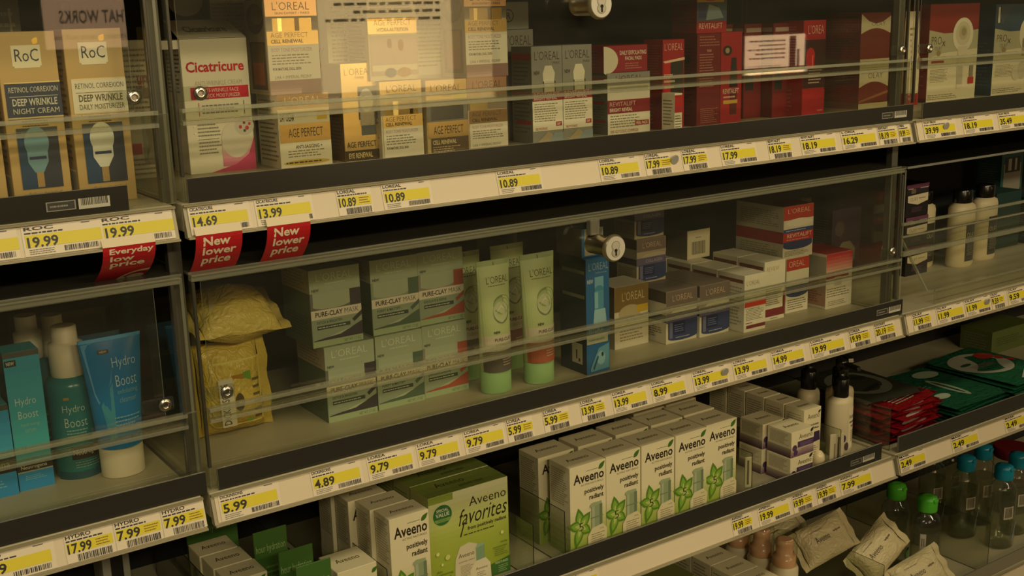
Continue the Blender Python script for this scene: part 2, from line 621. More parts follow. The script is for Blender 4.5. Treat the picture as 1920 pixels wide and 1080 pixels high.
PL = [('upper', -.240, .078, '19.99', 'ROC', 'yellow price label cut by the frame edge, upper rail below gold cartons', 1, 1),
      ('upper', -.158, .075, '19.99', 'ROC', 'yellow 19.99 price label below the gold carton with dark blue panel', 1, 1),
      ('upper', -.083, .074, '19.99', 'ROC', 'yellow 19.99 price label at the rail end beside the bay joint', 1, 1),
      ('upper', .008, .068, '14.69', 'CICATRICURE', 'yellow 14.69 label directly above the first New lower price flag', 1),
      ('upper', .082, .068, '13.99', 'CICATRICURE', 'yellow 13.99 label directly above the second New lower price flag', 1),
      ('upper', .180, .044, '10.89', 'LOREAL', 'narrow yellow 10.89 label below the cream and gold day cream carton', 0),
      ('upper', .238, .066, '10.89', 'LOREAL', 'wide yellow 10.89 label next to the narrow one', 1),
      ('upper', .399, .068, '10.89', 'LOREAL', 'wide yellow 10.89 label, alone mid rail below black base strip', 1),
      ('upper', .561, .070, '10.89', 'LOREAL', 'wide yellow label before the silver cartons and narrow 17.99 labels', 1),
      ('upper', .640, .048, '17.99', 'LOREAL', 'narrow yellow label below the silver pair, before the grey dot', 0),
      ('upper', .708, .048, '17.99', 'LOREAL', 'narrow yellow label just after the grey dot, upper rail', 0),
      ('upper', .782, .072, '17.99', 'LOREAL', 'wide yellow 17.99 label below the silver topped peel pads carton', 1),
      ('upper', .878, .050, '18.19', 'REVITALIFT', 'narrow yellow 18.19 label next to the wide 17.99 label', 0),
      ('upper', .948, .080, '18.19', 'REVITALIFT', 'wide yellow 18.19 label below the red cartons', 1),
      ('upper', 1.040, .084, '16.29', 'L OREA', 'wide yellow 16.29 label under the bright red serum carton', 1),
      ('upper', 1.128, .046, '18.19', 'REVITALIFT', 'narrow yellow 18.19 label between the 16.29 and 19.99 labels', 0),
      ('upper', 1.178, .030, '19.99', 'LOREAL', 'narrow yellow 19.99 label at the joint, below red cartons', 0),
      ('upper', 1.242, .088, '39.99', 'OLAY PROX', 'yellow 39.99 label with grey dot on it', 1),
      ('upper', 1.348, .088, '18.19', 'OLAY PROX', 'yellow 18.19 label below the blue device carton', 1),
      ('upper', 1.450, .088, '35.49', 'OLAY PROX', 'yellow 35.49 label at the upper rail frame edge', 1),
      ('middle', -.250, .085, '17.99', 'HYDRO', 'yellow label cut by the frame edge, below turquoise cartons', 1),
      ('middle', -.155, .050, '17.99', 'HYDRO', 'yellow 17.99 label below the turquoise pump bottle', 0),
      ('middle', -.104, .050, '7.99', 'HYDRO', 'yellow 7.99 label touching the 17.99 label below turquoise bottle', 0),
      ('middle', -.053, .048, '7.99', 'HYDRO', 'yellow 7.99 label below the white capped turquoise tube', 0),
      ('middle', .012, .072, '5.99', 'DICKINSONS', 'wide yellow 5.99 label at the joint beside 4.89 label', 1),
      ('middle', .124, .066, '4.89', 'DICKINSONS', 'yellow 4.89 label standing alone after a blank stretch, middle rail', 1),
      ('middle', .198, .064, '9.79', 'LOREA', 'yellow 9.79 label for the mask, next to the 4.89 label', 1),
      ('middle', .267, .062, '9.79', 'LOREA', 'yellow 9.79 label, middle one of three', 1),
      ('middle', .336, .062, '9.79', 'LOREA', 'yellow 9.79 label just before two narrow 5.99 labels', 1),
      ('middle', .402, .042, '5.99', 'LOREA', 'narrow yellow 5.99 label beside a wide 9.79 label', 0),
      ('middle', .461, .043, '5.99', 'LOREA', 'narrow yellow 5.99 label beside the narrow 13.99 label', 0),
      ('middle', .524, .043, '13.99', 'LOREA', 'narrow yellow 13.99 label below the blue carton', 0),
      ('middle', .580, .064, '13.99', 'LOREA', 'wide yellow 13.99 label between narrow 13.99 and 8.99 labels', 1),
      ('middle', .652, .066, '8.99', 'LOREAL', 'yellow 8.99 label below the gold topped cream carton, middle rail', 1),
      ('middle', .732, .072, '13.99', 'LOREAL', 'wide yellow 13.99 label with grey dot on it', 1),
      ('middle', .814, .074, '13.99', 'LOREAL', 'wide yellow 13.99 label without a dot, just past the dotted one', 1),
      ('middle', .897, .074, '14.99', 'LOREA', 'yellow 14.99 label below the white trio, middle rail', 1),
      ('middle', .985, .082, '19.99', 'LOREA', 'wide yellow 19.99 label beside the 14.99 label', 1),
      ('middle', 1.078, .052, '19.99', 'LOREA', 'narrow yellow 19.99 label beside the 20.19 label', 0),
      ('middle', 1.142, .052, '20.19', 'REVITALIFT', 'last narrow label before the joint, middle rail, reading 20.19', 0),
      ('middle', 1.242, .050, '11.99', 'OLAY', 'narrow yellow 11.99 label at the bay joint', 0),
      ('middle', 1.307, .078, '11.99', 'OLAY', 'wide yellow 11.99 label without a dot', 1),
      ('middle', 1.389, .076, '11.99', 'OLAY', 'wide yellow 11.99 label with a grey dot', 1),
      ('middle', 1.467, .040, '9.59', 'OLAY', 'narrow yellow 9.59 label squeezed between wide ones', 0),
      ('middle', 1.518, .080, '9.59', 'OLAY', 'wide yellow 9.59 label at the frame edge', 1),
      ('lower', .490, .062, '19.99', 'AVEENO', 'torn yellow label, cut by the picture bottom, lower rail', 1),
      ('lower', .818, .044, '19.99', 'AVEENO', 'narrow 19.99 label on bare stretch of lower rail', 0),
      ('lower', .876, .072, '19.99', 'AVEENO', 'wide yellow 19.99 label on the lower rail', 1),
      ('lower', .955, .046, '19.99', 'AVEENO', 'narrow 19.99 label touching the wide 19.99 label, lower rail', 0),
      ('lower', 1.012, .048, '19.99', 'AVEENO', 'narrow 19.99 label next to the lower 7.99 label', 0),
      ('lower', 1.070, .082, '7.99', 'AVEENO', 'yellow 7.99 label on the lower rail below pump bottles', 1),
      ('lower', 1.226, .074, '2.49', 'MASK', 'yellow 2.49 label at the joint, below the red sachets', 1),
      ('lower', 1.375, .082, '2.49', 'MASK', 'yellow 2.49 label above the teal caps', 1),
      ('lower', 1.540, .086, '2.49', 'MASK', 'yellow 2.49 label at the frame edge, lower rail', 1),
      ('lowest', 1.935, .085, '9.99', 'WATER', 'yellow 9.99 label in the picture corner, lowest rail', 1)]
for a in PL:
    plabel(a[0], a[1], a[2], a[3], a[4], a[5], bool(a[6]), len(a) > 7)

for lev, x, lab in (('upper', .692, 'grey round tag between two narrow 17.99 labels'), ('upper', 1.300, 'grey round tag on the 39.99 label'),
                    ('middle', .795, 'grey round tag on a middle rail 13.99 label, before the 14.99 one'), ('middle', 1.452, 'grey round tag beside the narrow 9.59 label')):
    mb = MB()
    mb.lathe([(0.0070, 0), (0.0072, 0.0008), (0.0066, 0.0014)], '#9a968ag', 22, axis='y')
    tag(mb.build('round_tag', None, (x, -0.0072, LEV[lev] - 0.015), (math.radians(15.7), 0, 0)), lab, 'tag')


# ---------------------------------------------------------------- hanging red flags
def flag(x0, w, deep, zbot, els, label):
    top, y0 = 1.3345, -0.0135
    def F(u, v, k):
        t = 1 - v
        y = y0 + (deep - y0) * t ** 2.0
        z = top + (zbot - top) * t
        return Vector((x0 + w * u, y - k, z - k * 0.5 * t))
    mb = MB()
    N = 10
    for i in range(N):
        a, b = i / N, (i + 1) / N
        mb.face([F(0, a, 0), F(1, a, 0), F(1, b, 0), F(0, b, 0)], '#b3141b')
    draw(mb, F, els, w, top - zbot)
    tp = MB()
    tp.face([(x0, y0 - .0004, top), (x0 + w, y0 - .0004, top), (x0 + w, -0.0105, top + 0.008), (x0, -0.0105, top + 0.008)], '#d9c8a4')
    o = mb.build('price_flag')
    tp.build('adhesive_top', o)
    return tag(o, label, 'price flag')


wh = '#e2cfae'
nlp = [('t', 'New', .16, .72, .74, .94, wh, 'B'), ('t', 'lower', .16, .49, .88, .69, wh, 'B'), ('t', 'price', .18, .19, .80, .45, wh, 'B'), ('r', .45, 0, 1, .03, wh)]
flag(.0105, .0515, .0195, 1.2885, nlp, 'red New lower price flag nearest the bay joint')
flag(.0905, .0515, .0210, 1.2870, nlp, 'red New lower price flag farther from the bay joint')
ring = []
flag(-.0855, .0535, .0440, 1.2880, [('t', 'Everyday', .12, .78, .96, .95, wh, 'B'), ('t', 'low', .14, .64, .60, .77, wh, 'B'), ('t', 'price', .16, .45, .82, .63, wh, 'B'),
     ('p', [(.995, .33)] + [(1 - .58 * math.sin(i * .1745), .02 + .31 * math.cos(i * .1745)) for i in range(1, 10)] + [(.995, .02)], wh),
     ('p', [(.995, .25)] + [(1 - .40 * math.sin(i * .1745), .02 + .23 * math.cos(i * .1745)) for i in range(1, 10)] + [(.995, .02)], '#b3141b'),
     ('e', .78, .11, .17, .08, wh)], 'red hanging flag reading Everyday low price with white bullseye')

# backlit signs across the aisle (seen mirrored in the acrylic)
def sign(x0, x1, z0, z1, els, label, key):
    mb = MB()
    mb.box(x0, x1, -2.0, -1.96, z0, z1, '#3a352bx', 0.002)
    W, H = x1 - x0, z1 - z0
    F = plane((x1, -1.9598, z0), (-W, 0, 0), (0, 0, H))
    draw(mb, F, [('r', .01, .01, .99, .99, key)] + els, W, H)
    tag(mb.build('backlit_sign'), label, 'sign')


dk = '#2a231cx'
sign(.335, .640, 1.495, 1.95, [('t', 'THAT WORKS', .26, .150, .86, .225, dk, 'b'), ('t', "through botanicals, results you'll love.", .16, .05, .93, .095, dk)],
     'backlit sign across the aisle, mirrored in acrylic as THAT WORKS', '#c29a78e4.0')
sign(.93, 1.72, 1.28, 2.05, [('r', .2, .08, .78, .62, '#dcbc84e8'), ('m', .25, .34, .75, .58, 6, '#4a3d28x')], 'glowing sign across the aisle mirrored over the gold cartons', '#c8a872e3')
sign(2.86, 3.20, 1.305, 1.455, [('m', .34, .36, .94, .9, 4, dk),
     ('m', .4, .06, .95, .24, 3, '#7a5a40x'), ('r', .16, .1, .27, .95, '#5a2f3ae'), ('r', .1, .1, .14, .6, '#3a4a72e')],
     'small backlit card across the aisle mirrored over the red cartons', '#d8b48ae9.0')
# ---------------------------------------------------------------- products
U, M_, L_, X_ = LEV['upper'], LEV['middle'], LEV['lower'], LEV['lowest']
CR, GO, GF = '#ddd3b8', '#c0a068', '#dcbc7cm'
WH = '#e4dcc8'
INK = '#25221c'
BLURB = '#6a6456'

# --- gold wrinkle cream cartons, first bay
def roc(panel, pc, words, bulb):
    return [('r', .24, .81, .73, .925, '#e6dcc0'), ('r', .27, .80, .70, .82, '#e6dcc0'), ('t', 'RoC', .29, .835, .69, .905, '#1d2a44'),
            ('l', .62, .93, 1.0, .14, .05, '#e8c060m'),
            ('r', .06, .525, 1.0, .715, panel), ('r', .06, .715, 1.0, .722, '#eed9a0m'), ('r', .06, .520, 1.0, .526, '#eed9a0m'),
            ('t', 'RETINOL CORREXION', .12, .665, .95, .695, pc), ('r', .12, .640, .94, .643, pc),
            ('t', words[0], .16, .59, .92, .63, pc, 'b'), ('t', words[1], .16, .545, .94, .575, pc),
            ('m', .28, .47, .72, .51, 2, INK),
            ('r', .16, .118, .86, .465, '#1b3f66'), ('r', .52, .118, .86, .465, '#2a2f42'), ('r', .16, .44, .86, .465, '#22324c'),
            ('e', .48, .38, .21, .09, bulb), ('r', .30, .27, .65, .40, bulb), ('p', [(.30, .27), (.65, .27), (.55, .21), (.40, .21)], bulb),
            ('r', .33, .285, .62, .302, '#2a3560'), ('r', .42, .125, .54, .21, '#a98a58'),
            ('t', 'Reduces the look of', .26, .076, .82, .10, SM), ('t', 'expression lines and', .27, .046, .82, .07, SM), ('t', 'deep wrinkles', .36, .014, .74, .04, SM)]


g = 'gold wrinkle cream cartons'
GL = [('m', .2, .25, .85, .9, 14, '#7a6238'), ('r', .2, .04, .9, .2, '#e4dcc8'), ('b', .24, .05, .86, .19, INK)]
carton('cream_carton', 'gold carton with dark blue panel, second from the bay joint', 'carton', -.143, .085, U, .058, .182, .05, GO, roc('#242c47', '#c6c2b4', ('DEEP WRINKLE', 'NIGHT CREAM'), '#6f97a8'), GL)
carton('cream_carton', 'gold carton with white panel beside the bay joint', 'carton', -.0785, .08, U, .060, .183, .05, GO, roc('#ddd4bc', '#5a5240', ('DEEP WRINKLE', 'DAILY MOISTURIZER'), '#d9d8cc'), GL)
carton('serum_carton', 'gold carton cut off by the frame edge beside the dark blue panel one', 'carton', -.207, .085, U, .058, .170, .05, GO, roc('#242c47', '#c6c2b4', ('DEEP WRINKLE', 'SERUM'), '#6f97a8'), GL)
carton('cream_carton', 'grey carton standing deep behind the gold cartons', 'carton', -.150, .20, U, .058, .23, .05, '#6b665a', [('m', .1, .3, .9, .9, 9, '#a29c8a'), ('r', .8, .1, .84, .9, '#b8b09a')])

# --- white scar cream carton with its opened flap, and its neighbour
root = empty('cream_carton', 'large white carton with red lettering and open top flap', 'carton', (.1395, .235, U))
mb = MB(); w, h, d = .087, .167, .06
mb.box(-w / 2, w / 2, 0, d, 0, h, WH)
draw(mb, plane((-w / 2, 0, 0), (w, 0, 0), (0, 0, h)), [
    ('t', 'Cicatricure', .06, .755, .93, .835, '#9a1230m', 'B'), ('t', 'ANTI-WRINKLE CREAM', .17, .655, .88, .69, '#b8b0a0'),
    ('r', .10, .555, .97, .645, '#b01038m'), ('t', 'ANTI-WRINKLE FACE', .25, .605, .82, .633, '#e4c8c0'), ('t', '& NECK MOISTURIZER', .25, .565, .84, .593, '#e4c8c0'),
    ('m', .25, .44, .82, .52, 2, '#77716a'), ('r', .2, .43, .21, .53, '#b04a60'), ('r', .88, .43, .89, .53, '#4a4640'),
    ('g', .5, .04, 1.0, .22, '#d86a90', '#e4dcc8', 6), ('p', [(.3, .0), (1, .0), (1, .25), (.9, .12), (.7, .05)], '#c8386c'), ('e', .72, .24, .22, .14, '#ddd4c4'), ('e', .86, .335, .15, .07, '#c9c3b4'),
    ('e', .80, .33, .025, .014, '#c02040'), ('e', .90, .32, .03, .016, '#c02040'), ('e', .86, .36, .02, .011, '#702030'), ('e', .94, .35, .02, .011, '#c02040'), ('e', .86, .30, .02, .011, '#403030'),
    ('m', .16, .14, .5, .38, 7, '#8a8478'), ('r', .1, .30, .12, .31, '#fff6e0'), ('r', .1, .35, .12, .36, '#fff6e0'), ('r', .12, .26, .45, .264, '#fff6e0')], w, h)
draw(mb, plane((-w / 2, d, 0), (0, -d, 0), (0, 0, h)), [('m', .1, .6, .9, .9, 8, SM), ('r', .1, .2, .6, .5, '#c9c4b4')], d, h)
mb.build('carton_body', root)
f = MB()
F = plane((-w / 2, .002, h + .0005), (w, 0, 0), (0, d * .95, .022))
f.mesh([F(0, 0, 0), F(1, 0, 0), F(.97, 1, 0), F(.03, 1, 0), F(0, 0, .0006), F(1, 0, .0006), F(.97, 1, .0006), F(.03, 1, .0006)],
       [(0, 1, 2, 3), (4, 5, 6, 7), (0, 1, 5, 4), (1, 2, 6, 5), (2, 3, 7, 6), (3, 0, 4, 7)], WH)
draw(f, plane(F(0, 0, .0007), F(1, 0, 0) - F(0, 0, 0), F(0, 1, 0) - F(0, 0, 0)), [('t', 'Cicatricure', .18, .3, .82, .62, INK, 'b')], w, d)
tag(f.build('top_flap', root), 'raised carton flap')
f = MB(); f.box(-w / 2 - .022, -w / 2, .004, .0046, h * .93, h * .995, WH); f.build('dust_flap', root)
carton('cream_carton', 'white carton half hidden behind the gold carton at the bay joint', 'carton', .020, .245, U, .042, .168, .05, '#d8ccb8',
       [('t', 'ure', .55, .68, .95, .75, '#a83850', 'b'), ('r', .5, .58, .95, .66, '#8d8474'), ('m', .1, .5, .95, .95, 9, '#8a7c6c'), ('r', .05, .18, .5, .26, '#c23a40'), ('r', .55, .10, .95, .46, '#a8a498'), ('p', [(.6, .12), (.9, .3), (.6, .44), (.7, .28)], '#7f7c72'), ('m', .05, .02, .9, .16, 3, '#8a7c6c')])

# --- gold and rose face cream cartons
def cell(d=''):
    return [('r', 0, .82, 1, 1, '#dcb490m'), ('t', "L'OREAL", .14, .885, .86, .97, INK, 'l'), ('t', 'SKIN EXPERT / PARIS', .18, .84, .86, .865, INK),
            ('r', 0, .68, 1, .82, '#8f8676'), ('r', .12, .66, .88, .80, '#a98f58s'), ('r', .22, .66, .30, .80, '#f0dca0s'), ('r', .55, .66, .64, .80, '#4a3a1cs'),
            ('r', 0, .52, 1, .665, '#c8aa70m'), ('t', 'AGE PERFECT', .07, .60, .80, .65, '#4a4130', 'l'), ('t', 'CELL RENEWAL', .07, .54, .70, .58, INK, 'b'),
            ('r', 0, .15, 1, .52, '#e0d8c6'), ('t', 'ROSY TONE MOISTURIZER', .07, .45, .86, .49, '#b0788a'), ('m', .07, .31, .85, .43, 3, SM), ('t', 'FOR MATURE, DULL SKIN', .07, .25, .62, .285, INK, 'b'),
            ('t', 'LHA + IMPERIAL PEONY', .1, .165, .82, .20, SM), ('r', 0, 0, 1, .15, '#8d6a66'), ('g', 0, 0, .6, .09, '#c8a09a', '#8d6a66', 3)]


CL = [('m', .12, .1, .9, .75, 10, SM), ('r', 0, .82, 1, 1, '#dcb490m')]
c0 = carton('cream_carton', 'rose gold cream carton, topmost by the large white carton', 'carton', .196, .20, U + .0945, .070, .118, .066, '#c8b89c', cell(), [('r', 0, .02, 1, .98, '#b9a684'), ('r', .15, .05, .9, .56, '#5c4a38'), ('r', .25, .34, .8, .55, '#b08a40m'), ('r', .25, .1, .8, .34, '#b86848'), ('e', .5, .8, .42, .16, '#5a4028'), ('e', .6, .84, .3, .1, '#8d6f48')], group=None)
carton('cream_carton', 'cream and gold day cream carton under the rose gold carton', 'carton', .202, .198, U, .072, .094, .066, '#d8cdb2',
       [('r', 0, .80, 1, 1, '#8a6a34m'), ('t', "L'OREAL", .15, .86, .85, .97, '#e0c890', 'l'), ('r', 0, .60, 1, .80, '#cfc3a2'), ('t', 'DAY CREAM', .04, .64, .3, .75, INK, 'b'), ('r', .75, .64, .95, .76, '#c8a020'),
        ('r', .02, .35, 1, .60, '#bf9e60m'), ('t', 'AGE PERFECT', .18, .42, .85, .54, INK), ('r', 0, 0, 1, .35, '#ddd4ba'), ('t', 'ANTI-SAGGING +', .3, .26, .82, .31, INK, 'b'), ('m', .15, .14, .9, .25, 2, SM), ('e', .5, .07, .45, .035, '#c8a84a'), ('m', .1, .05, .9, .10, 1, INK)],
       [('m', .1, .08, .92, .95, 11, SM)])
carton('eye_cream_carton', 'slim gold eye cream carton with jar window', 'carton', .297, .205, U, .051, .129, .05, GF,
       [('t', "L'OREAL", .10, .88, .90, .95, '#7a5c28', 'l'), ('t', 'PARIS', .4, .84, .66, .865, '#7a5c28'), ('r', .46, .42, 1, .76, '#4a4c50'), ('e', .70, .62, .2, .12, '#a8a498'), ('r', .5, .36, .97, .5, '#8a8880s'), ('r', .52, .26, .95, .36, '#55585c'),
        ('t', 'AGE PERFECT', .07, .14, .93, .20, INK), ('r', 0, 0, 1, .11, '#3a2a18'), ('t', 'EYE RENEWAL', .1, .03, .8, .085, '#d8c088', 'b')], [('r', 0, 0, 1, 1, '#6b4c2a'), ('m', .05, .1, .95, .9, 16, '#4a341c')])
AP = [('r', 0, .78, 1, 1, '#e2c486m'), ('t', "L'OREAL", .16, .86, .88, .95, '#4a3a1c', 'l'), ('t', 'SKIN EXPERT / PARIS', .22, .80, .86, .83, '#6a5428')]
c1 = carton('cream_carton', 'gold topped cream carton standing right of the slim gold carton', 'carton', .348, .195, U, .064, .103, .06, '#d5cab0',
            AP + [('r', 0, .56, 1, .78, '#9a9078'), ('r', .1, .55, .9, .74, '#8a7a50s'), ('r', .3, .55, .42, .74, '#f0e0a8s'), ('r', .7, .55, .78, .74, '#3a3018s'),
                  ('r', .04, .40, 1, .56, '#dcbc78m'), ('t', 'AGE PERFECT', .1, .48, .84, .54, '#4a4130', 'l'), ('t', 'CELL RENEWAL', .1, .42, .74, .465, INK, 'b'), ('r', .04, 0, 1, .40, '#e0d8c6'), ('t', 'ROSY TONE MOISTURIZER', .1, .33, .88, .37, '#b0788a'), ('m', .1, .17, .88, .31, 3, SM), ('t', 'FOR MATURE, DULL SKIN', .1, .11, .62, .15, INK, 'b')])
carton('cream_carton', 'gold night cream carton with brown panel between two cream cartons', 'carton', .416, .19, U, .066, .101, .06, '#c0a878',
       [('r', 0, .74, 1, 1, '#e2c080m'), ('t', "L'OREAL", .12, .84, .86, .94, '#4a3a1c', 'l'), ('t', 'PARIS', .4, .77, .64, .81, '#6a5428'), ('r', .66, .74, .96, .84, '#c8b82a'), ('r', 0, .44, 1, .74, '#7d7a72'), ('r', .1, .46, .9, .66, '#6d6f76s'),
        ('r', .02, .22, 1, .44, '#d4b478m'), ('t', 'AGE PERFECT', .15, .27, .88, .38, INK), ('r', .08, .0, 1, .22, '#5c4a34'), ('t', 'CELL RENEWAL', .12, .13, .7, .19, '#d8c8a0', 'b'), ('m', .12, .02, .8, .11, 2, '#c8b48c')])
carton('cream_carton', 'rose cream carton at the foot of the stack beside silver cartons', 'carton', .488, .198, U, .067, .101, .06, '#cbb098',
       [('r', 0, .76, 1, 1, '#c79a80m'), ('t', "L'OREAL", .14, .84, .88, .95, '#5a4430', 'l'), ('r', 0, .55, 1, .76, '#8a7a66'), ('r', .06, .52, .5, .66, '#e0cc98s'), ('r', .03, .36, 1, .54, '#a88a64m'), ('t', 'AGE PERFECT', .1, .46, .84, .52, '#4a4130', 'l'), ('t', 'CELL RENEWAL', .1, .385, .74, .43, INK, 'b'),
        ('r', .03, .02, 1, .36, '#ddd4c2'), ('t', 'ROSY TONE MOISTURIZER', .1, .29, .88, .33, '#b0788a'), ('m', .1, .14, .88, .27, 3, SM), ('t', 'LHA + IMPERIAL PEONY', .1, .04, .82, .075, SM)])
dup(c0, at(.486, .195, U + .1014, .070), 'rose gold cream carton stacked above the rose one, beside the silver cartons')
carton('cream_carton', 'gold banded carton with print of women above the gold topped carton', 'carton', .338, .20, U + .104, .074, .128, .064, '#cfc0a4',
       [('r', 0, .64, 1, 1, '#d8ccb0'), ('m', .06, .68, .5, .85, 4, SM), ('m', .55, .68, .98, .85, 4, SM), ('r', 0, .48, 1, .635, '#e0bc74m'), ('t', 'AGE PERFECT', .12, .565, .88, .62, '#5a4420', 'l'), ('t', 'HYDRA-NUTRITION', .18, .50, .82, .54, INK, 'b'),
        ('r', .02, .05, 1, .46, '#b59a8c'), ('e', .42, .38, .05, .05, '#7a4a30'), ('e', .65, .36, .06, .06, '#8a4a2a'), ('r', .05, .1, .98, .16, '#d8c8a8'), ('e', .42, .08, .12, .05, '#5a5a6a'), ('e', .7, .08, .14, .05, '#a87838')])
carton('cream_carton', 'tall pale carton with back print behind the slim gold carton', 'carton', .315, .275, U, .062, .215, .06, '#cfc4a8', [('m', .1, .3, .95, .95, 20, '#8a8068'), ('r', .1, .36, .5, .42, '#5a5240')], [('r', 0, 0, 1, 1, '#c8bca2'), ('t', 'NEW', .1, .66, .8, .69, INK, 'b'), ('r', .3, .5, .8, .6, '#8a6a2c'), ('r', .1, .2, .9, .36, '#a07c3a')])
carton('cream_carton', 'pale carton with small print leaning behind the gold night carton', 'carton', .433, .265, U, .070, .21, .06, '#c9bea6', [('m', .1, .55, .95, .98, 12, '#8d8470'), ('r', .1, .35, .95, .5, '#b0a48c'), ('m', .1, .3, .9, .36, 1, '#b07a7a')])
carton('cream_carton', 'dark carton with portrait print behind the large white carton', 'carton', .108, .30, U, .046, .232, .05, '#171512x', [('r', 0, 0, 1, .86, '#0f0e0cx'), ('e', .5, .92, .5, .08, '#4a382c')], [('r', 0, .7, 1, 1, '#3a2c24')])
carton('cream_carton', 'beige carton of small print behind the large white carton flap', 'carton', .163, .30, U, .050, .230, .05, '#b5aa90', [('m', .05, .2, .95, .92, 26, '#7a725e')])

# --- silver cartons
def silver(n):
    return [('r', 0, 0, 1, 1, '#8d8c86'), ('t', "L'OREAL", .1, .86, .92, .95, INK, 'l'), ('t', 'PARIS', .7, .815, .92, .84, INK), ('t', 'NEW', .07, .71, .26, .75, INK, 'b'),
            ('p', [(.38, .62), (.72, .62), (.76, .72), (.66, .80), (.44, .80), (.36, .72)], '#e6e0cc'), ('r', .44, .60, .70, .64, '#cfc8b4'), ('r', .36, .40, .40, .64, '#3a3832'), ('r', .74, .40, .78, .64, '#3a3832'), ('r', .40, .38, .74, .62, '#c9c3b0'),
            ('r', 0, .44, 1, .53, '#8c1423'), ('t', 'REVITALIFT', .05, .49, .9, .525, '#d8b8b0'), ('t', 'BRIGHT REVEAL', .05, .45, .82, .48, '#d8b8b0', 'b'), ('r', 0, .13, 1, .44, '#e6dfce'), ('m', .06, .22, .9, .42, 6, SM),
            ('t', 'GLYCOLIC', .08, .14, .48, .165, '#a01828', 'b'), ('r', .76, .17, .96, .215, '#a01828'), ('t', 'DAY', .8, .18, .92, .205, '#e6dfce', 'b'), ('p', [(.1, 0), (.5, .12), (.9, .02), (.9, 0)], '#a99a7c'), ('p', [(.5, 0), (.7, .1), (1, .1), (1, 0)], '#8a98a0')]


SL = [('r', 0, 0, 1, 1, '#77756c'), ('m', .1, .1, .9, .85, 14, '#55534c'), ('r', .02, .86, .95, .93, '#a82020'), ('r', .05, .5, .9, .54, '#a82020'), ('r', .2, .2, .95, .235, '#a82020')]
carton('serum_carton', 'silver serum carton with bottle print, left one of the front pair', 'carton', .594, .19, U, .055, .140, .05, '#8d8c86', silver(1), SL)
carton('serum_carton', 'silver serum carton squeezed between its twin and the peel pads carton', 'carton', .6515, .192, U, .055, .140, .05, '#8d8c86', silver(2), SL)
carton('serum_carton', 'silver serum carton standing behind the front silver pair', 'carton', .592, .262, U, .058, .164, .05, '#8d8c86', [('t', "L'OREAL", .1, .86, .92, .95, INK, 'l'), ('t', 'NEW', .07, .73, .3, .77, INK, 'b')], SL)
carton('cream_carton', 'small silver carton with round emblem lying above the silver cartons', 'carton', .570, .264, U + .1645, .074, .04, .048, '#8a8c8e', [('e', .5, .5, .13, .24, INK), ('e', .5, .5, .105, .195, '#8a8c8e'), ('t', 'R', .44, .38, .56, .62, INK, 'b')])
PP = [('r', 0, .80, 1, 1, '#8f8e88'), ('t', "L'OREAL", .2, .85, .82, .96, INK, 'l'), ('r', 0, .56, 1, .80, '#d9d2c0'), ('r', .05, .70, .95, .77, '#a8a294'), ('r', 0, .34, 1, .56, '#8a1626'), ('t', 'REVITALIFT', .05, .46, .66, .53, '#d8b8b0'), ('t', 'BRIGHT REVEAL', .05, .37, .58, .43, '#e6d8cc', 'b'),
      ('r', 0, 0, 1, .34, '#e6dfce'), ('m', .06, .10, .75, .32, 4, SM), ('r', .64, .12, .97, .20, '#a01828'), ('t', 'PEEL PADS', .67, .135, .94, .185, '#e6dfce', 'b'), ('t', '10% GLYCOLIC COMPLEX', .06, .02, .72, .07, '#a01828')]
carton('peel_pads_carton', 'white and crimson peel pads carton with silver top', 'carton', .747, .205, U, .086, .094, .07, '#8d8c86', PP, SL)
carton('peel_pads_carton', 'red exfoliating pads carton with white half disc, atop the silver topped carton', 'carton', .742, .207, U + .0945, .088, .041, .065, '#96182a',
       [('p', [(0, 0)] + [(.0 + .32 * math.cos(a * math.pi / 20), .45 + .52 * math.sin(a * math.pi / 20)) for a in range(-9, 11)] + [(0, .98)], '#dcd4c0'), ('t', 'DAILY EXFOLIATING', .36, .64, .97, .80, '#e0d0c0', 'b'), ('t', 'FACIAL PADS', .48, .44, .86, .58, '#e0d0c0', 'b'), ('m', .48, .1, .86, .36, 2, '#c08078')])

# --- red cartons
RD, RD2 = '#a3141e', '#6e0f18'
RL = [('m', .12, .5, .9, .95, 12, '#b06a5c'), ('m', .12, .05, .6, .3, 5, '#b06a5c')]
carton('serum_carton', 'red serum carton with black product print next to the peel pads', 'carton', .856, .20, U, .046, .141, .045, RD,
       [('t', "L'OREAL", .08, .88, .92, .96, '#e0b0a0', 'l'), ('r', .04, .42, .8, .78, '#c0101a'), ('r', .35, .40, .95, .76, '#28221e'), ('p', [(.0, .76), (1, .8), (1, .77), (.1, .74)], '#e8c8b0'), ('m', .05, .44, .6, .64, 2, '#f0d8c8'), ('t', 'VITALIFT', .12, .30, .9, .36, '#e8c0b0', 'b'), ('r', .1, .04, .9, .26, '#3a1418'), ('m', .1, .07, .6, .26, 4, '#a06a60'), ('e', .66, .05, .2, .03, '#d81a20')], RL)
carton('serum_carton', 'white and red sample carton at the foot of the red serum carton', 'carton', .845, .16, U, .016, .060, .03, WH, [('r', 0, .5, 1, .95, '#b01a24'), ('m', .05, .1, .9, .45, 4, SM)])
carton('serum_carton', 'wide red carton with usage text panel, second red carton', 'carton', .925, .195, U, .052, .148, .06, RD2,
       [('m', .1, .86, .95, .98, 3, '#a86a5c'), ('t', 'YOUR', .4, .80, .6, .83, '#d0a090', 'b'), ('m', .1, .42, .7, .79, 10, '#b07a6c'), ('m', .15, .03, .9, .20, 6, '#a86a5c')], [('m', .1, .1, .9, .9, 16, '#4a0a10'), ('e', .5, .72, .3, .05, '#1c1614')])
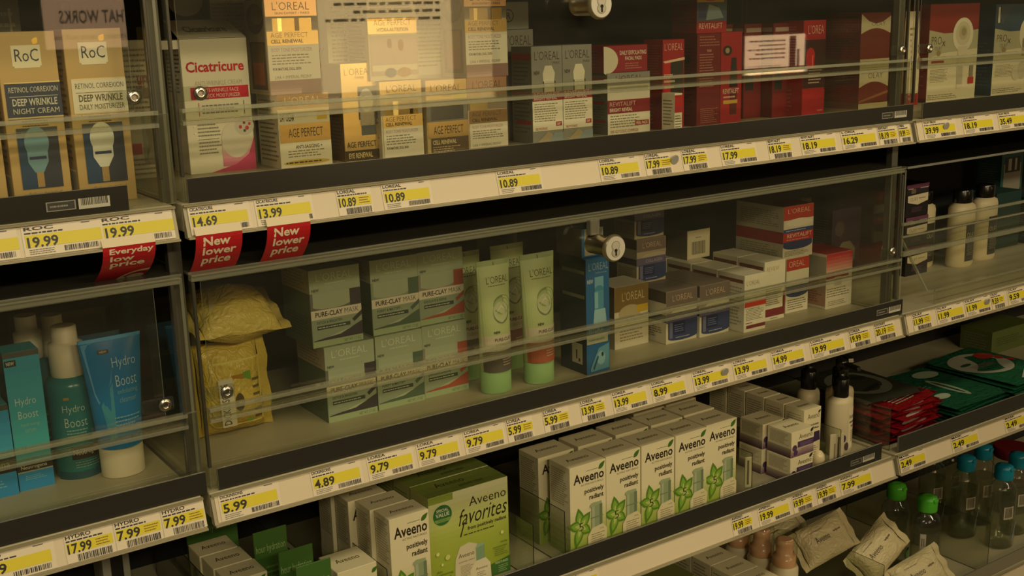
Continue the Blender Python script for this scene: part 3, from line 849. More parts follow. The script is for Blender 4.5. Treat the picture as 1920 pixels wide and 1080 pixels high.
carton('serum_carton', 'red carton with black dropper bottle print beside the usage text carton', 'carton', .979, .196, U, .048, .149, .055, RD,
       [('e', .3, .80, .22, .055, '#26201c'), ('e', .3, .80, .1, .03, '#a89070'), ('p', [(.4, .4), (.8, .4), (.72, .72), (.5, .72)], '#231d1c'), ('r', .44, .1, .76, .38, '#5a1018'), ('r', .12, .22, .8, .26, '#c8a040'), ('t', 'REVITALIFT', .1, .33, .86, .385, '#d8b0a0', 'b'), ('m', .12, .27, .8, .32, 1, '#d8b0a0')], RL)
for i, (x, y) in enumerate(((1.030, .262), (1.074, .237), (1.118, .212))):
    q = carton('serum_carton', ('dark red carton in the row, standing deepest of three', 'dark red carton in the middle of a row of three', 'dark red carton nearest the front of the row of three')[i], 'carton', x, y, U, .042, .160, .05, RD2,
               [('r', .1, .91, .95, .955, '#a89484'), ('m', .1, .62, .9, .88, 7, '#4c0a10'), ('r', .1, .30, .55, .54, '#1c2222'), ('r', 0, 0, 1, .26, '#84101a')], [('r', .1, .91, .95, .955, '#a89484'), ('m', .1, .4, .9, .88, 12, '#8a4a44')])
carton('serum_carton', 'bright red serum carton closing the row of red cartons', 'carton', 1.155, .178, U, .056, .163, .055, RD,
       [('t', "L'OREA", .2, .86, .9, .95, '#e0b0a0', 'l'), ('r', 0, .30, 1, .80, '#3a1214'), ('e', .32, .63, .2, .09, '#c01820'), ('r', .14, .50, .5, .66, '#c01820'), ('r', .4, .50, .44, .64, '#ff6a60'), ('m', .25, .34, .85, .5, 4, '#c8b0a0'), ('r', 0, 0, 1, .28, '#b0141e'), ('m', .7, .04, .95, .08, 1, '#d08070')], RL)
carton('cream_carton', 'pink and blue jar print carton above the usage text carton', 'carton', .925, .197, U + .1485, .066, .078, .058, '#9a2030',
       [('r', 0, 0, 1, .24, '#a01420'), ('t', 'REVITALIFT', .08, .09, .86, .2, '#e0b8a8'), ('r', 0, .24, 1, .68, '#4a5a70'), ('r', .05, .3, .3, .66, '#39406a'), ('p', [(.3, .26), (.9, .3), (.75, .5), (.4, .58)], '#8fa0a8'), ('r', 0, .62, .9, .78, '#c8a030'), ('e', .45, .84, .42, .2, '#b83a4a'), ('e', .45, .98, .35, .12, '#d8a0b8')])
OL = [('p', [(0, .62)] + [(i / 8, .62 + .1 * math.sin(i / 8 * math.pi)) for i in range(9)] + [(1, .94), (.75, .78 + .06), (.5, .80), (.25, .85), (0, .98)], '#e0d6c0'),
      ('t', 'OLAY', .35, .76, .82, .84, '#6a5a50', 'l'), ('r', 0, 0, 1, .16, '#d5caa8')]
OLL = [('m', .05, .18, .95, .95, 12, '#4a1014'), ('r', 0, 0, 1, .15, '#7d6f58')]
carton('cream_carton', 'maroon and white wave carton, upper one of the stack at the case end', 'carton', 1.338, .206, U + .074, .082, .098, .085, '#7d2420', OL, OLL, T=[('r', 0, 0, 1, 1, '#d5caa8')])
carton('cream_carton', 'maroon and white wave carton beneath its twin at the case end', 'carton', 1.338, .206, U, .082, .0735, .085, '#7d2420',
       [('p', [(0, .52)] + [(i / 8, .52 + .14 * math.sin(i / 8 * math.pi)) for i in range(9)] + [(1, 1), (0, 1)], '#e0d6c0'), ('t', 'OLAY', .3, .74, .8, .88, '#6a5a50', 'l'), ('p', [(0, .2), (1, .42), (1, .36), (0, .14)], '#a86a44'), ('r', 0, 0, 1, .13, '#d5caa8')], OLL)
carton('cream_carton', 'white carton on its own wedged between maroon cartons and post', 'carton', 1.424, .24, U, .035, .165, .05, '#cfc0a6', [('t', 'OLAY', .1, .72, .9, .78, '#8a7a6a', 'l'), ('m', .1, .1, .9, .7, 14, '#8f8470')])

# --- device cartons of the next bay
def prox(c, device):
    e = [('r', 0, .60, 1, 1, c), ('r', 0, 0, 1, .52, '#e0d6b8'), ('p', [(0, .74), (.3, .70), (.6, .705), (1, .73), (1, .52), (0, .45)], '#b9b496'), ('p', [(0, .46), (.3, .50), (1, .53), (1, .38), (0, .40)], '#e0d6b8'),
         ('t', 'PRO', .05, .59, .25, .67, '#3a352a', 'l'), ('t', 'X', .26, .57, .33, .62, '#3a352a', 'b'), ('t', 'OLAY', .12, .53, .26, .57, '#5a5444', 'l'), ('e', .2, .50, .045, .03, '#a08860'), ('m', .05, .20, .42, .34, 7, '#8a8068'), ('m', .02, .02, .62, .08, 2, '#8a8068')]
    return e + device


brush = [('c', .68, .68, .21, '#e8dfc8'), ('c', .68, .69, .15, '#d6ccb0'), ('c', .68, .70, .09, '#c4b894'), ('c', .69, .71, .05, '#a89c78'), ('p', [(.58, .56), (.78, .56), (.72, .12), (.60, .12)], '#d9cfb6'), ('r', .60, .16, .71, .36, '#b9b29c'), ('r', .83, .16, .95, .23, '#b02020'), ('r', .85, .23, .93, .36, '#8a8270'), ('r', .06, .40, .31, .425, '#a02a28')]
handset = [('e', .62, .66, .12, .17, '#e6ddc6'), ('r', .57, .42, .67, .62, '#a8a088'), ('e', .62, .56, .05, .05, '#8a8270'), ('e', .48, .24, .09, .09, '#cfc6ac'), ('e', .60, .26, .09, .10, '#c4bba0'), ('p', [(.1, .98), (.3, .98), (.15, .78), (.07, .8)], '#4c5560'), ('r', .04, .8, .08, .97, '#d8d0b8')]
PXL = [('m', .1, .1, .9, .5, 10, '#a06a5a'), ('r', 0, .0, 1, .04, '#5a1a16')]
carton('device_carton', 'large red and white carton showing a round cleansing brush', 'carton', 1.528, .200, U, .154, .184, .075, '#8e2b22', prox('#8e2b22', brush), PXL)
carton('device_carton', 'large blue and white carton showing a handheld device', 'carton', 1.745, .205, U, .17, .180, .08, '#3a5064', prox('#3a5064', handset), [('m', .1, .1, .9, .6, 10, '#5a7080')])
# white tube on a red base
root = empty('cream_tube', 'white tube on a red cap leaning by the red device carton', 'tube', (1.475, .20, U))
mb = MB(); rings = []
for z, a, b in ((.022, .019, .015), (.06, .021, .014), (.12, .021, .008), (.165, .020, .0016), (.172, .020, .0012)):
    rings.append([(a * math.cos(t * math.pi / 14), b * math.sin(t * math.pi / 14), z) for t in range(28)])
mb.loft(rings, '#ddd0b4'); draw(mb, plane((-.019, -.0155, .02), (.038, 0, 0), (0, .012, .14)), [('m', .2, .3, .9, .9, 6, '#b09880'), ('r', .6, .42, .9, .48, '#b04038')], .038, .14)
mb.build('tube_body', root)
mb = MB(); mb.lathe([(.019, 0), (.0195, .002), (.0195, .021), (.018, .022)], '#9c1a1cg', sy=.8); mb.build('cap', root)

# ---------------------------------------------------------------- middle level, first bay: turquoise cleansers
TQ, TB = '#3aa0b0', '#1f74a8'
def hydro(sub):
    return [('g', 0, .30, 1, .96, '#46b4c0', '#3696b4', 6), ('r', 0, .96, 1, 1, '#c8ccc8s'), ('r', .02, .90, .34, .945, '#2c2a24'), ('t', 'NEW', .07, .91, .29, .935, '#cfc6ae', 'b'),
            ('t', 'Hydro', .18, .60, .76, .67, '#cfe0dc', 'l'), ('t', 'Boost', .22, .52, .78, .575, '#cfe0dc', 'l'), ('t', sub[0], .26, .455, .78, .485, '#8ac0c4'), ('t', sub[1], .36, .415, .66, .44, '#8ac0c4'),
            ('r', 0, .135, 1, .195, '#2c241c'), ('t', 'Neutrogena', .1, .145, .84, .18, '#d0c8b4'), ('r', 0, 0, 1, .135, '#2a8ed0'), ('r', 0, .13, 1, .14, '#c8ccc8s'), ('m', .2, .07, .8, .11, 2, '#7ab8d0')]


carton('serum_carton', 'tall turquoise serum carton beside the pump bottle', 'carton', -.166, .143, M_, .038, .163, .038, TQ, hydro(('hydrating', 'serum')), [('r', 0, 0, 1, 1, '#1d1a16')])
carton('gel_carton', 'shorter turquoise and blue carton at the frame edge', 'carton', -.238, .138, M_, .070, .107, .05, TQ,
       [('g', 0, .4, 1, .94, '#42b0d4', '#308fc8', 4), ('r', 0, .94, 1, 1, '#c8ccc8s'), ('t', 'Hydro Boost', .1, .62, .8, .78, '#cfe0dc', 'l'), ('r', 0, .26, 1, .42, '#2c241c'), ('t', 'Neutrogena', .2, .30, .92, .39, '#d0c8b4'), ('r', 0, 0, 1, .26, '#2a8ed0'), ('m', .3, .1, .9, .2, 2, '#7ab8d0')])


def pump_bottle(name, label, loc, r, hb, body, capc, els, sx=1.0, sy=1.0, group=None, frame=1.15):
    root = empty(name, label, 'bottle', loc, group=group)
    mb = MB()
    mb.lathe([(r * .9, 0), (r, .004), (r, hb * .90), (r * .93, hb * .955), (r * .6, hb)], body, 32, sx, sy)
    def F(u, v, k):
        a = (u - .5) * 2 * frame - math.pi / 2
        return Vector(((r + k) * sx * math.cos(a), (r + k) * sy * math.sin(a), hb * .90 * v))
    draw(mb, F, els, 2 * frame * r, hb * .9, seg=14)
    mb.build('bottle_body', root)
    return root


r0 = pump_bottle('cleansing_bottle', 'turquoise pump bottle with tall white cap', (-.094, .165, M_), .0272, .122, '#2c787eg', WH,
                 [('t', 'Hydro', .22, .72, .62, .82, '#c0d0c8', 'l'), ('t', 'Boost', .24, .58, .64, .68, '#c0d0c8', 'l'), ('m', .26, .46, .66, .56, 2, '#8ab0ac'), ('r', .3, .22, .86, .36, '#2c241c'), ('t', 'Neutrogena', .33, .25, .84, .33, '#d0c8b4'), ('m', .35, .12, .85, .2, 2, '#7a9a98'), ('r', 0, 0, 1, .08, '#1f4c58'), ('r', .26, .88, .36, .91, '#a88a5a')])
mb = MB(); mb.lathe([(.0185, .120), (.0195, .123), (.0195, .158), (.0150, .160), (.0143, .162), (.0140, .178), (.0125, .179)], '#e0d2b8'); mb.build('pump_cap', r0)
for i, (x, y, hh, lab) in enumerate(((-.124, .215, .186, 'tallest pale pump bottle behind the turquoise carton'), (-.086, .258, .172, 'pale pump bottle directly behind the white capped bottle'), (-.172, .225, .174, 'pale pump bottle at the frame edge behind the turquoise carton'))):
    q = pump_bottle('cleansing_bottle', lab, (x, y, M_), .0225, hh - .05, '#4f8288g', WH, [('m', .3, .2, .7, .6, 4, '#8ab0ac')])
    mb = MB(); mb.lathe([(.0150, hh - .052), (.0155, hh - .05), (.0155, hh - .02), (.0120, hh - .018), (.0120, hh)], '#e8e0cc'); mb.build('pump_cap', q)


def tube(name, label, loc, wt, wb, h, capz, body, capc, els, band=None, rz=0.0, group=None, slit=True, db=.016):
    """standing squeeze tube: cap at the bottom, crimped seam on top"""
    root = empty(name, label, 'tube', loc, (0, 0, rz), group)
    mb = MB()
    n = 32

    def ab(t):
        a = wb / 2 + (wt / 2 - wb / 2) * t
        b = db * (1 - t) ** .8 + .0011
        return a, b
    rings = []
    for i in range(12):
        t = i / 11
        a, b = ab(t)
        z = capz + (h - capz) * t
        rings.append([(a * math.cos(q * 2 * math.pi / n), b * math.sin(q * 2 * math.pi / n), z) for q in range(n)])
    mb.loft(rings, body)

    def F(u, v, k):
        a, b = ab(v)
        x = (u - .5) * 2 * a * .985
        s = max(0.0, 1 - (x / a) ** 2) ** .5
        return Vector((x, -b * s - k - .0002, capz + (h - capz) * v))
    draw(mb, F, els, (wt + wb) / 2, h - capz, seg=18)
    mb.build('tube_body', root)
    c = MB()
    c.lathe([(wb / 2 * .98, 0.0005), (wb / 2, .002), (wb / 2, capz - .002), (wb / 2 * .97, capz)], capc, 32, 1, db / (wb / 2))
    c.build('cap', root)
    return root


tube('cleanser_tube', 'large blue cleanser tube standing on a white cap', (-.053, .130, M_), .072, .050, .166, .036, '#1878b8g', '#ddd0b6',
     [('r', .0, .97, 1, 1, '#3a96d0'), ('p', [(.02, .96), (.55, .985), (.40, .60), (.12, .42), (.08, .5)], '#4a92cc'), ('p', [(.15, .40), (.42, .60), (.34, .1), (.2, .08)], '#3490ac'), ('r', .26, .86, .44, .895, '#3a2c1c'), ('t', 'NEW', .29, .868, .41, .888, '#cfb48a', 'b'),
      ('t', 'Hydro', .46, .70, .88, .815, '#b8d4dc', 'l'), ('t', 'Boost', .48, .555, .88, .655, '#b8d4dc', 'l'), ('t', 'exfoliating', .48, .475, .88, .53, '#6aa8bc'), ('t', 'cleanser', .5, .41, .84, .46, '#6aa8bc'), ('m', .35, .2, .9, .3, 2, '#7ab0bc'), ('t', 'NET WT. 5 OZ', .45, .06, .8, .10, '#8ab8c0')], rz=math.radians(2), db=.021)
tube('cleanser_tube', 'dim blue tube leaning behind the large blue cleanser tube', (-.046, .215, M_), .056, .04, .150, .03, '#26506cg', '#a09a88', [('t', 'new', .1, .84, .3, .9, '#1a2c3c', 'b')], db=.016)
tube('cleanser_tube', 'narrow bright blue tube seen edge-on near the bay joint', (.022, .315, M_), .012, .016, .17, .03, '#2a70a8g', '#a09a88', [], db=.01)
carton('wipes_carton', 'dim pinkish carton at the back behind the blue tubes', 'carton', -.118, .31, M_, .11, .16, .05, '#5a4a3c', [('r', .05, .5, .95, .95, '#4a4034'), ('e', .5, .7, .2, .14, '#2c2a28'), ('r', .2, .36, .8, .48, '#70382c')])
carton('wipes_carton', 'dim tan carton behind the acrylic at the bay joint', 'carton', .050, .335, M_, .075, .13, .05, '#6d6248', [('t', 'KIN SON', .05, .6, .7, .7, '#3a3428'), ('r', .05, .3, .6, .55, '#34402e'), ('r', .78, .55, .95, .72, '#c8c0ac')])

# ---------------------------------------------------------------- yellow wipes pouches
def pouch(name, label, loc, w, h, t, body, els, rot, group=None, parts=True, crimp=.012):
    root = empty(name, label, 'pouch', loc, rot, group)
    mb = MB()
    n, m = 18, 12
    rnd = random.Random(int(abs(loc[0]) * 7919 + abs(loc[1]) * 977))
    ph = [rnd.uniform(0, 6) for _ in range(4)]

    def H(u, v):
        q = max(0, math.sin(math.pi * u)) ** .38 * max(0, math.sin(math.pi * v)) ** .42
        return t / 2 * q * (1 + .07 * math.sin(9 * u + ph[0]) + .06 * math.sin(11 * v + ph[1] + 4 * u))

    def P(u, v, s):
        x = (u - .5) * w * (1 - .05 * math.sin(math.pi * v))
        z = (v - .5) * h
        wave = .0015 * math.sin(14 * u + ph[2]) * (abs(v - .5) * 2) ** 4 + .0015 * math.sin(14 * v + ph[3]) * (abs(u - .5) * 2) ** 4
        return Vector((x, -s * H(u, v) + wave, z))
    for s in (1, -1):
        V = [P(i / n, j / m, s) for j in range(m + 1) for i in range(n + 1)]
        F = [(j * (n + 1) + i, j * (n + 1) + i + 1, (j + 1) * (n + 1) + i + 1, (j + 1) * (n + 1) + i) for j in range(m) for i in range(n)]
        mb.mesh(V, F if s > 0 else [f[::-1] for f in F], body, True)

    def FF(u, v, k):
        p = P(u, v, 1)
        p.y -= k + .0003
        return p
    draw(mb, FF, els, w, h, seg=16)
    mb.build('pouch_body', root)
    for sx in (-1, 1):
        c = MB()
        x0 = sx * w / 2
        V = []
        for j in range(m + 1):
            z = (j / m - .5) * h
            y = P(0 if sx < 0 else 1, j / m, 1).y
            V += [(x0, y, z), (x0 + sx * crimp, y + .003 * math.sin(j * 1.3 + ph[0]), z * 1.02)]
        c.mesh(V, [(2 * j, 2 * j + 1, 2 * j + 3, 2 * j + 2) for j in range(m)], body, True)
        c.build('crimped_seam', root)
    return root


YL = '#c9a534'
pouch('wipes_pouch', 'yellow wipes pouch standing upright with lemon label', (.103, .185, M_ + .060), .084, .118, .05, '#ccb24ak',
      [('r', .2, .08, .98, .80, '#e0d070'), ('r', .26, .1, .46, .62, '#cfc6ae'), ('r', .46, .1, .66, .64, '#a87820'), ('e', .55, .34, .08, .1, '#4a3a14'), ('r', .66, .1, .78, .66, '#6f9a2c'), ('m', .8, .1, .96, .6, 5, '#6a5418'),
       ('p', [(.30, .45), (.34, .52), (.40, .56), (.36, .47)], INK)], (math.radians(-5), 0, 0))
V, T = txt("DICKINSON'S", '')
pp = [o for o in COL.objects if o.name.startswith('wipes_pouch')][-1]
mb = MB()
mb.mesh([(-.0205 + .011 * (1 - y) * 0 - .0 + .010 * (-y) + .010, -.0262, -.044 + .052 * x) for x, y in V], T, INK)
mb.face([(-.0225, -.0258, -.047), (-.0035, -.0258, -.047), (-.0035, -.0258, .014), (-.0225, -.0258, .014)], '#cfc6ae')
mb.build('lettered_label', pp)
pouch('wipes_pouch', 'crumpled yellow wipes pouch lying on top of the upright one', (.115, .190, M_ + .154), .105, .090, .062, '#dec668k',
      [('p', [(.12, .32), (.5, .42), (.95, .38), (.9, .62), (.5, .72), (.2, .62)], '#c9b98a')], (math.radians(-64), math.radians(3), math.radians(4)))

# ---------------------------------------------------------------- sage clay mask cartons
SG, SGM = '#97a08a', '#93a888m'
def mask(c1, c2, sub):
    return [('r', 0, .70, 1, 1, '#a2ab90'), ('t', "L'OREAL", .14, .85, .86, .95, '#ccd2bc', 'l'), ('m', .3, .79, .86, .83, 1, '#b9c8a8'), ('t', 'NEW', .04, .72, .18, .755, INK, 'b'),
            ('r', 0, .46, 1, .70, c2), ('r', .05, .52, .78, .70, '#a8b098'), ('e', .41, .535, .37, .05, '#a8b098'), ('r', .78, .46, 1, .70, c1),
            ('r', 0, .36, 1, .48, '#ddd2be'), ('t', 'PURE-CLAY', .08, .39, .62, .455, '#2c2230', 'b'), ('t', 'MASK', .66, .39, .94, .455, '#2c2230', 'l'),
            ('r', 0, .08, 1, .36, '#929f88'), ('t', sub, .1, .30, .6, .335, '#3f5244', 'b'), ('r', .10, .225, .76, .275, '#3c463c'), ('m', .12, .235, .74, .265, 1, '#c8d0b8'),
            ('p', [(.02, .09), (.35, .12), (.65, .16), (1, .26), (1, .20), (1, .08), (.02, .08)], c1), ('p', [(.3, .115), (.6, .17), (.8, .20), (.55, .13)], '#b0b89c'), ('p', [(.8, .3), (1, .40), (1, .34), (.84, .26)], c1),
            ('r', 0, 0, 1, .08, '#a3b48e'), ('t', 'NET WT. 1.7 OZ', .62, .02, .95, .055, '#4f6048')]


ML = [('r', 0, .70, 1, 1, '#b9ae98'), ('m', .08, .72, .92, .97, 5, '#8a8270'), ('r', 0, 0, 1, .70, '#55684e'), ('m', .1, .1, .9, .4, 6, '#3f5040')]
kinds = {'detox': ('#3b343c', '#6c6a64', 'DETOX & BRIGHTEN'), 'purify': ('#4f6450', '#8a9a80', 'PURIFY & MATTIFY'), 'red': ('#a8523e', '#8e8478', 'EXFOLIATE & REFINE')}
P = {}
for k, x, y in (('detox', .212, .128), ('purify', .287, .131), ('red', .3605, .134)):
    a, b, s = kinds[k]
    nm = {'detox': 'charcoal', 'purify': 'plain green', 'red': 'terracotta'}[k]
    P[k] = carton('mask_carton', 'sage clay mask carton with %s wave, bottom of its stack' % nm, 'carton', x, y, M_, .0715, .1015, .085, SG, mask(a, b, s), ML)
    if k == 'red':
        P[k]['label'] = 'sage clay mask carton with terracotta wave, bottom of its stack'
    dup(P[k], at(x - .012 + (.0135 if k != 'detox' else 0), y + .006, M_ + .1022, .0715), 'sage clay mask carton with %s wave, top of its stack' % nm)

# ---------------------------------------------------------------- green cleanser tubes
def clay(bandc):
    return [('g', 0, .30, 1, 1, '#b2bf86', '#bcc896', 5), ('r', 0, .955, 1, 1, '#9aa878'), ('r', .48, .955, .5, .985, INK), ('t', "L'OREAL", .22, .795, .92, .86, '#3b3a2c', 'l'), ('m', .25, .765, .92, .785, 1, '#6a6c4c'),
            ('e', .66, .60, .30, .085, '#7d8c5a'), ('e', .64, .585, .27, .078, '#a0ae78'), ('e', .60, .53, .27, .10, '#6e7c50'), ('e', .59, .54, .25, .09, '#b8bc9c'), ('p', [(.4, .52), (.6, .60), (.78, .54), (.6, .58)], '#d0d0b4'),
            ('t', 'NEW', .3, .345, .5, .37, INK, 'b'), ('r', 0, .19, 1, .33, '#c9bda6'), ('t', 'PURE-CLAY', .3, .275, .92, .305, '#3a3034', 'b'), ('t', 'CLEANSER', .32, .225, .86, .255, '#8a7f74', 'l'),
            ('r', 0, 0, 1, .19, bandc), ('m', .5, .05, .9, .12, 2, '#c8b0a0')]


for (x, y, wt, c, lab) in ((.4585, .103, .054, '#5c554d', 'green cleanser tube with grey band, front one of two'), (.531, .100, .059, '#a8583e', 'green cleanser tube with terracotta band, front one of two'),
                           (.459, .178, .054, '#6a5c50', 'green cleanser tube with grey band, standing behind its twin'), (.536, .182, .059, '#8a5844', 'green cleanser tube with terracotta band, standing behind its twin')):
    tube('cleanser_tube', lab, (x, y, M_), wt, .046, .187, .032, '#b2bf86g', '#98bf80', clay(c), db=.019)

# ---------------------------------------------------------------- blue cartons
BL = '#20629c'
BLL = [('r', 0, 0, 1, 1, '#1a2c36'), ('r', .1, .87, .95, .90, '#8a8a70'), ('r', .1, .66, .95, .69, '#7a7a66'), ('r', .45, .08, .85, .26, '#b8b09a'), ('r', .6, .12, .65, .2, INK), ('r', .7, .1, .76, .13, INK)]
carton('serum_carton', 'tall blue serum carton standing below the brass lock', 'carton', .598, .074, M_, .043, .171, .062, BL,
       [('t', "L'OREAL", .12, .90, .95, .965, '#9ab0b8', 'l'), ('m', .4, .865, .9, .885, 1, '#7a98a8'), ('t', 'NEW', .05, .79, .3, .825, '#b8c8cc', 'b'), ('r', .36, .74, .74, .84, '#6fa8c4'), ('e', .55, .73, .19, .035, '#3f88ac'), ('r', .34, .56, .74, .72, '#4f94b8'), ('r', .36, .57, .5, .71, '#86bcd0'), ('p', [(.28, .43), (.86, .43), (.8, .56), (.34, .56)], '#9cc4d4'),
        ('t', 'HYDRA', .1, .36, .7, .41, '#a8c0c4', 'l'), ('r', 0, .265, .9, .345, '#b8b8a0'), ('m', .1, .28, .8, .32, 1, '#6a8a7a'), ('p', [(.15, .05), (.5, .22), (.95, .25), (.95, .03), (.15, .02)], '#5f98b4'), ('e', .6, .13, .18, .06, '#88b8cc'), ('e', .66, .16, .05, .02, '#1c2c38'), ('p', [(.3, .03), (.5, .14), (.46, .16), (.25, .05)], '#244c64')], BLL)
carton('serum_carton', 'blue carton with barcode lying on the tall blue carton', 'carton', .6, .085, M_ + .1715, .040, .042, .06, BL, [('r', .12, .06, .96, .98, '#a89c84'), ('b', .2, .45, .9, .95, INK)], [('r', 0, 0, 1, 1, '#5a5648')])
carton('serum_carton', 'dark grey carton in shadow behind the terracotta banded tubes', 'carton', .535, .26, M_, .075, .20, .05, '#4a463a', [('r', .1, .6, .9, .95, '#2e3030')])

# ---------------------------------------------------------------- night cream cartons
NL = [('r', 0, .78, 1, 1, '#4a4038'), ('r', 0, .42, 1, .56, '#1c2240'), ('m', .1, .1, .9, .36, 5, SM)]
def night(win):
    return [('r', 0, .72, 1, 1, '#6f6058'), ('t', "L'OREAL", .2, .80, .85, .92, '#c8a890', 'l'), ('p', [(.1, .56), (.3, .66), (.7, .68), (1, .64), (1, .72), (0, .72), (0, .5)], '#a89880'),
            ('r', 0, .40, 1, .58, '#5f5578'), ('t', 'COLLAGEN', .3, .46, .86, .53, '#a0a0b0'), ('r', .06, .10, 1, .42, '#28366a'), ('e', .53, .10, .47, .06, '#28366a'), ('r', .1, .1, .2, .4, '#6a6a8c'), ('r', .22, .16, .6, .40, '#101c4a'), ('m', .26, .2, .58, .36, 3, '#6878b0'), ('m', .3, .08, .8, .12, 1, '#a8b0d0')]


nc = carton('night_cream_carton', 'lilac and blue jar carton on the shelf beside the gold topped carton', 'carton', .791, .118, M_, .0655, .085, .11, '#d5ccb8', night(1), NL, T=[('r', 0, 0, 1, 1, '#7a6c64')])
dup(nc, at(.858, .113, M_, .0655), 'lilac and blue jar carton next to the white cartons with crimson bars')
n2 = carton('night_cream_carton', 'lilac jar carton stacked at eye level right of the brass lock', 'carton', .790, .187, M_ + .0857, .062, .072, .05, '#b5a890', night(1), NL)
dup(n2, at(.788, .190, M_ + .1585, .062), 'lilac jar carton at the very top of its stack by the lock')
carton('cream_carton', 'gold topped cream carton with white base by the tall blue carton', 'carton', .711, .148, M_, .069, .099, .06, '#d3cab4',
       [('r', 0, .60, 1, 1, '#7d6532'), ('t', "L'OREAL", .22, .76, .88, .90, '#d8c898', 'l'), ('e', .45, .56, .32, .13, '#b8a880'), ('r', .66, .54, .98, .66, '#c8a422'), ('r', 0, .0, 1, .50, '#d3cab4'), ('m', .15, .1, .9, .3, 3, '#8a7a68')], [('r', 0, .5, 1, 1, '#5a4a28'), ('r', 0, 0, 1, .5, '#b5aa94')])
carton('cream_carton', 'white carton with black barcode lying on flat boxes', 'carton', .947, .238, M_ + .0953, .053, .050, .07, '#c9bea4', [('r', .02, .04, .98, .9, '#cdc3aa'), ('b', .2, .15, .8, .6, INK), ('m', .35, .7, .65, .78, 1, SM)], [('r', 0, 0, 1, 1, '#77715f')], T=[('r', 0, 0, 1, 1, '#14403a')])

# --- white and red lifting cream cartons
def white_red(top, body):
    return top + body


rva = carton('cream_carton', 'narrow white carton with orange red bar, leftmost of the white trio', 'carton', .932, .088, M_, .0495, .095, .06, WH,
       [('t', "L'OREAL", .1, .82, .7, .90, '#a89a80', 'l'), ('r', .02, .44, 1, .54, '#d84030'), ('m', .08, .2, .9, .42, 6, SM), ('r', .1, .06, .98, .12, '#7a2a2c'), ('m', .08, .14, .4, .18, 1, '#a02828')], [('m', .1, .1, .9, .8, 9, '#a09884'), ('r', .05, .86, .95, .92, '#7a4030')])
rvb = carton('cream_carton', 'white carton with crimson L shaped bar in the white trio', 'carton', 1.006, .115, M_, .050, .102, .06, WH,
       [('t', 'REVIEW', .1, .84, .7, .91, '#b8ac94', 'l'), ('r', 0, .07, 1, .20, '#7a1f28'), ('r', .9, .2, 1, .46, '#7a1f28'), ('m', .08, .26, .85, .56, 7, SM), ('m', .3, .02, .8, .05, 1, SM)], [('m', .1, .1, .9, .8, 9, '#a09884'), ('r', .05, .86, .95, .92, '#7a4030')])
for i, lab in enumerate(('second in the file behind the orange red barred one', 'third in the file behind the orange red barred one', 'rearmost in the file behind the orange red barred one')):
    dup(rva, at(.932 - .001 * i, .1495 + .0615 * i, M_, .0495), 'white carton, ' + lab)
dup(rvb, at(1.006, .1765, M_, .050), 'white carton directly behind the one with crimson L shaped bar')
RV = [('r', 0, .74, 1, 1, '#b03424'), ('t', "L'OREAL", .14, .86, .9, .95, '#dcb8a0', 'l'), ('r', 0, .52, 1, .74, '#d6ccb4'), ('e', .52, .68, .44, .075, '#e0d8c4'), ('r', 0, .50, 1, .57, '#28407a'), ('m', .08, .515, .8, .555, 1, '#a8b4d8'),
      ('r', 0, .33, 1, .50, '#b01f22'), ('t', 'REVITALIFT', .12, .40, .95, .475, '#e0c8b4'), ('m', .1, .345, .9, .38, 1, '#d8a090'), ('r', .0, .24, .96, .33, '#243060'), ('e', .48, .25, .48, .08, '#243060'), ('m', .05, .05, .85, .16, 3, SM)]
carton('cream_carton', 'white carton with blue jar print, last of the white trio', 'carton', 1.073, .128, M_, .056, .0955, .06, WH,
       [('r', 0, .78, 1, 1, '#b03424'), ('t', 'OREAL', .1, .84, .8, .95, '#dcb8a0', 'l'), ('r', 0, .45, 1, .78, '#d6ccb4'), ('r', 0, .36, 1, .5, '#34426a'), ('e', .5, .37, .5, .09, '#34426a'), ('m', .08, .05, .9, .26, 4, SM)], [('m', .1, .1, .9, .8, 9, '#a09884')])
carton('cream_carton', 'red white and blue jar carton standing atop the white cartons', 'carton', 1.064, .129, M_ + .0957, .0735, .0905, .11, '#c9c0ac', RV, [('r', 0, .3, 1, .52, '#a02422'), ('m', .1, .6, .9, .92, 6, '#9a917e'), ('m', .1, .05, .9, .26, 4, '#9a917e')], T=[('r', 0, 0, 1, 1, '#6a2a20')])
carton('cream_carton', 'red topped white carton standing apart near the case end', 'carton', 1.147, .105, M_, .068, .097, .08, '#cfc5b0',
       [('g', 0, .64, 1, 1, '#d8b8a0', '#a81820', 6), ('t', "L'OREAL", .2, .83, .9, .94, '#c85a50', 'l'), ('r', 0, .54, .86, .64, '#86161c'), ('r', 0, 0, 1, .54, '#d9d0bb'), ('r', .32, .4, .6, .56, '#b8b09c'), ('m', .05, .2, .9, .38, 3, SM), ('m', .1, .04, .8, .14, 2, SM)], [('g', 0, .05, 1, .6, '#b08070', '#9c8c78', 4), ('m', .1, .1, .9, .5, 7, '#8a4a44'), ('r', 0, .6, 1, .95, '#9a9484')], T=[('r', 0, 0, 1, 1, '#8e1a1c')])
for i, x in enumerate((1.300, 1.338, 1.376)):
    q = pump_bottle('lotion_bottle', ('grey bottle behind the red topped carton, first of three', 'grey bottle behind the red topped carton, middle of three', 'grey bottle behind the red topped carton, third of three')[i], (x, .36, M_), .016, .118, '#2e2d29', WH, [('m', .3, .2, .7, .6, 4, '#4a4840')])
    mb = MB(); mb.lathe([(.0145, .119), (.015, .12), (.015, .142), (.013, .144)], '#6e6a58'); mb.build('cap', q)
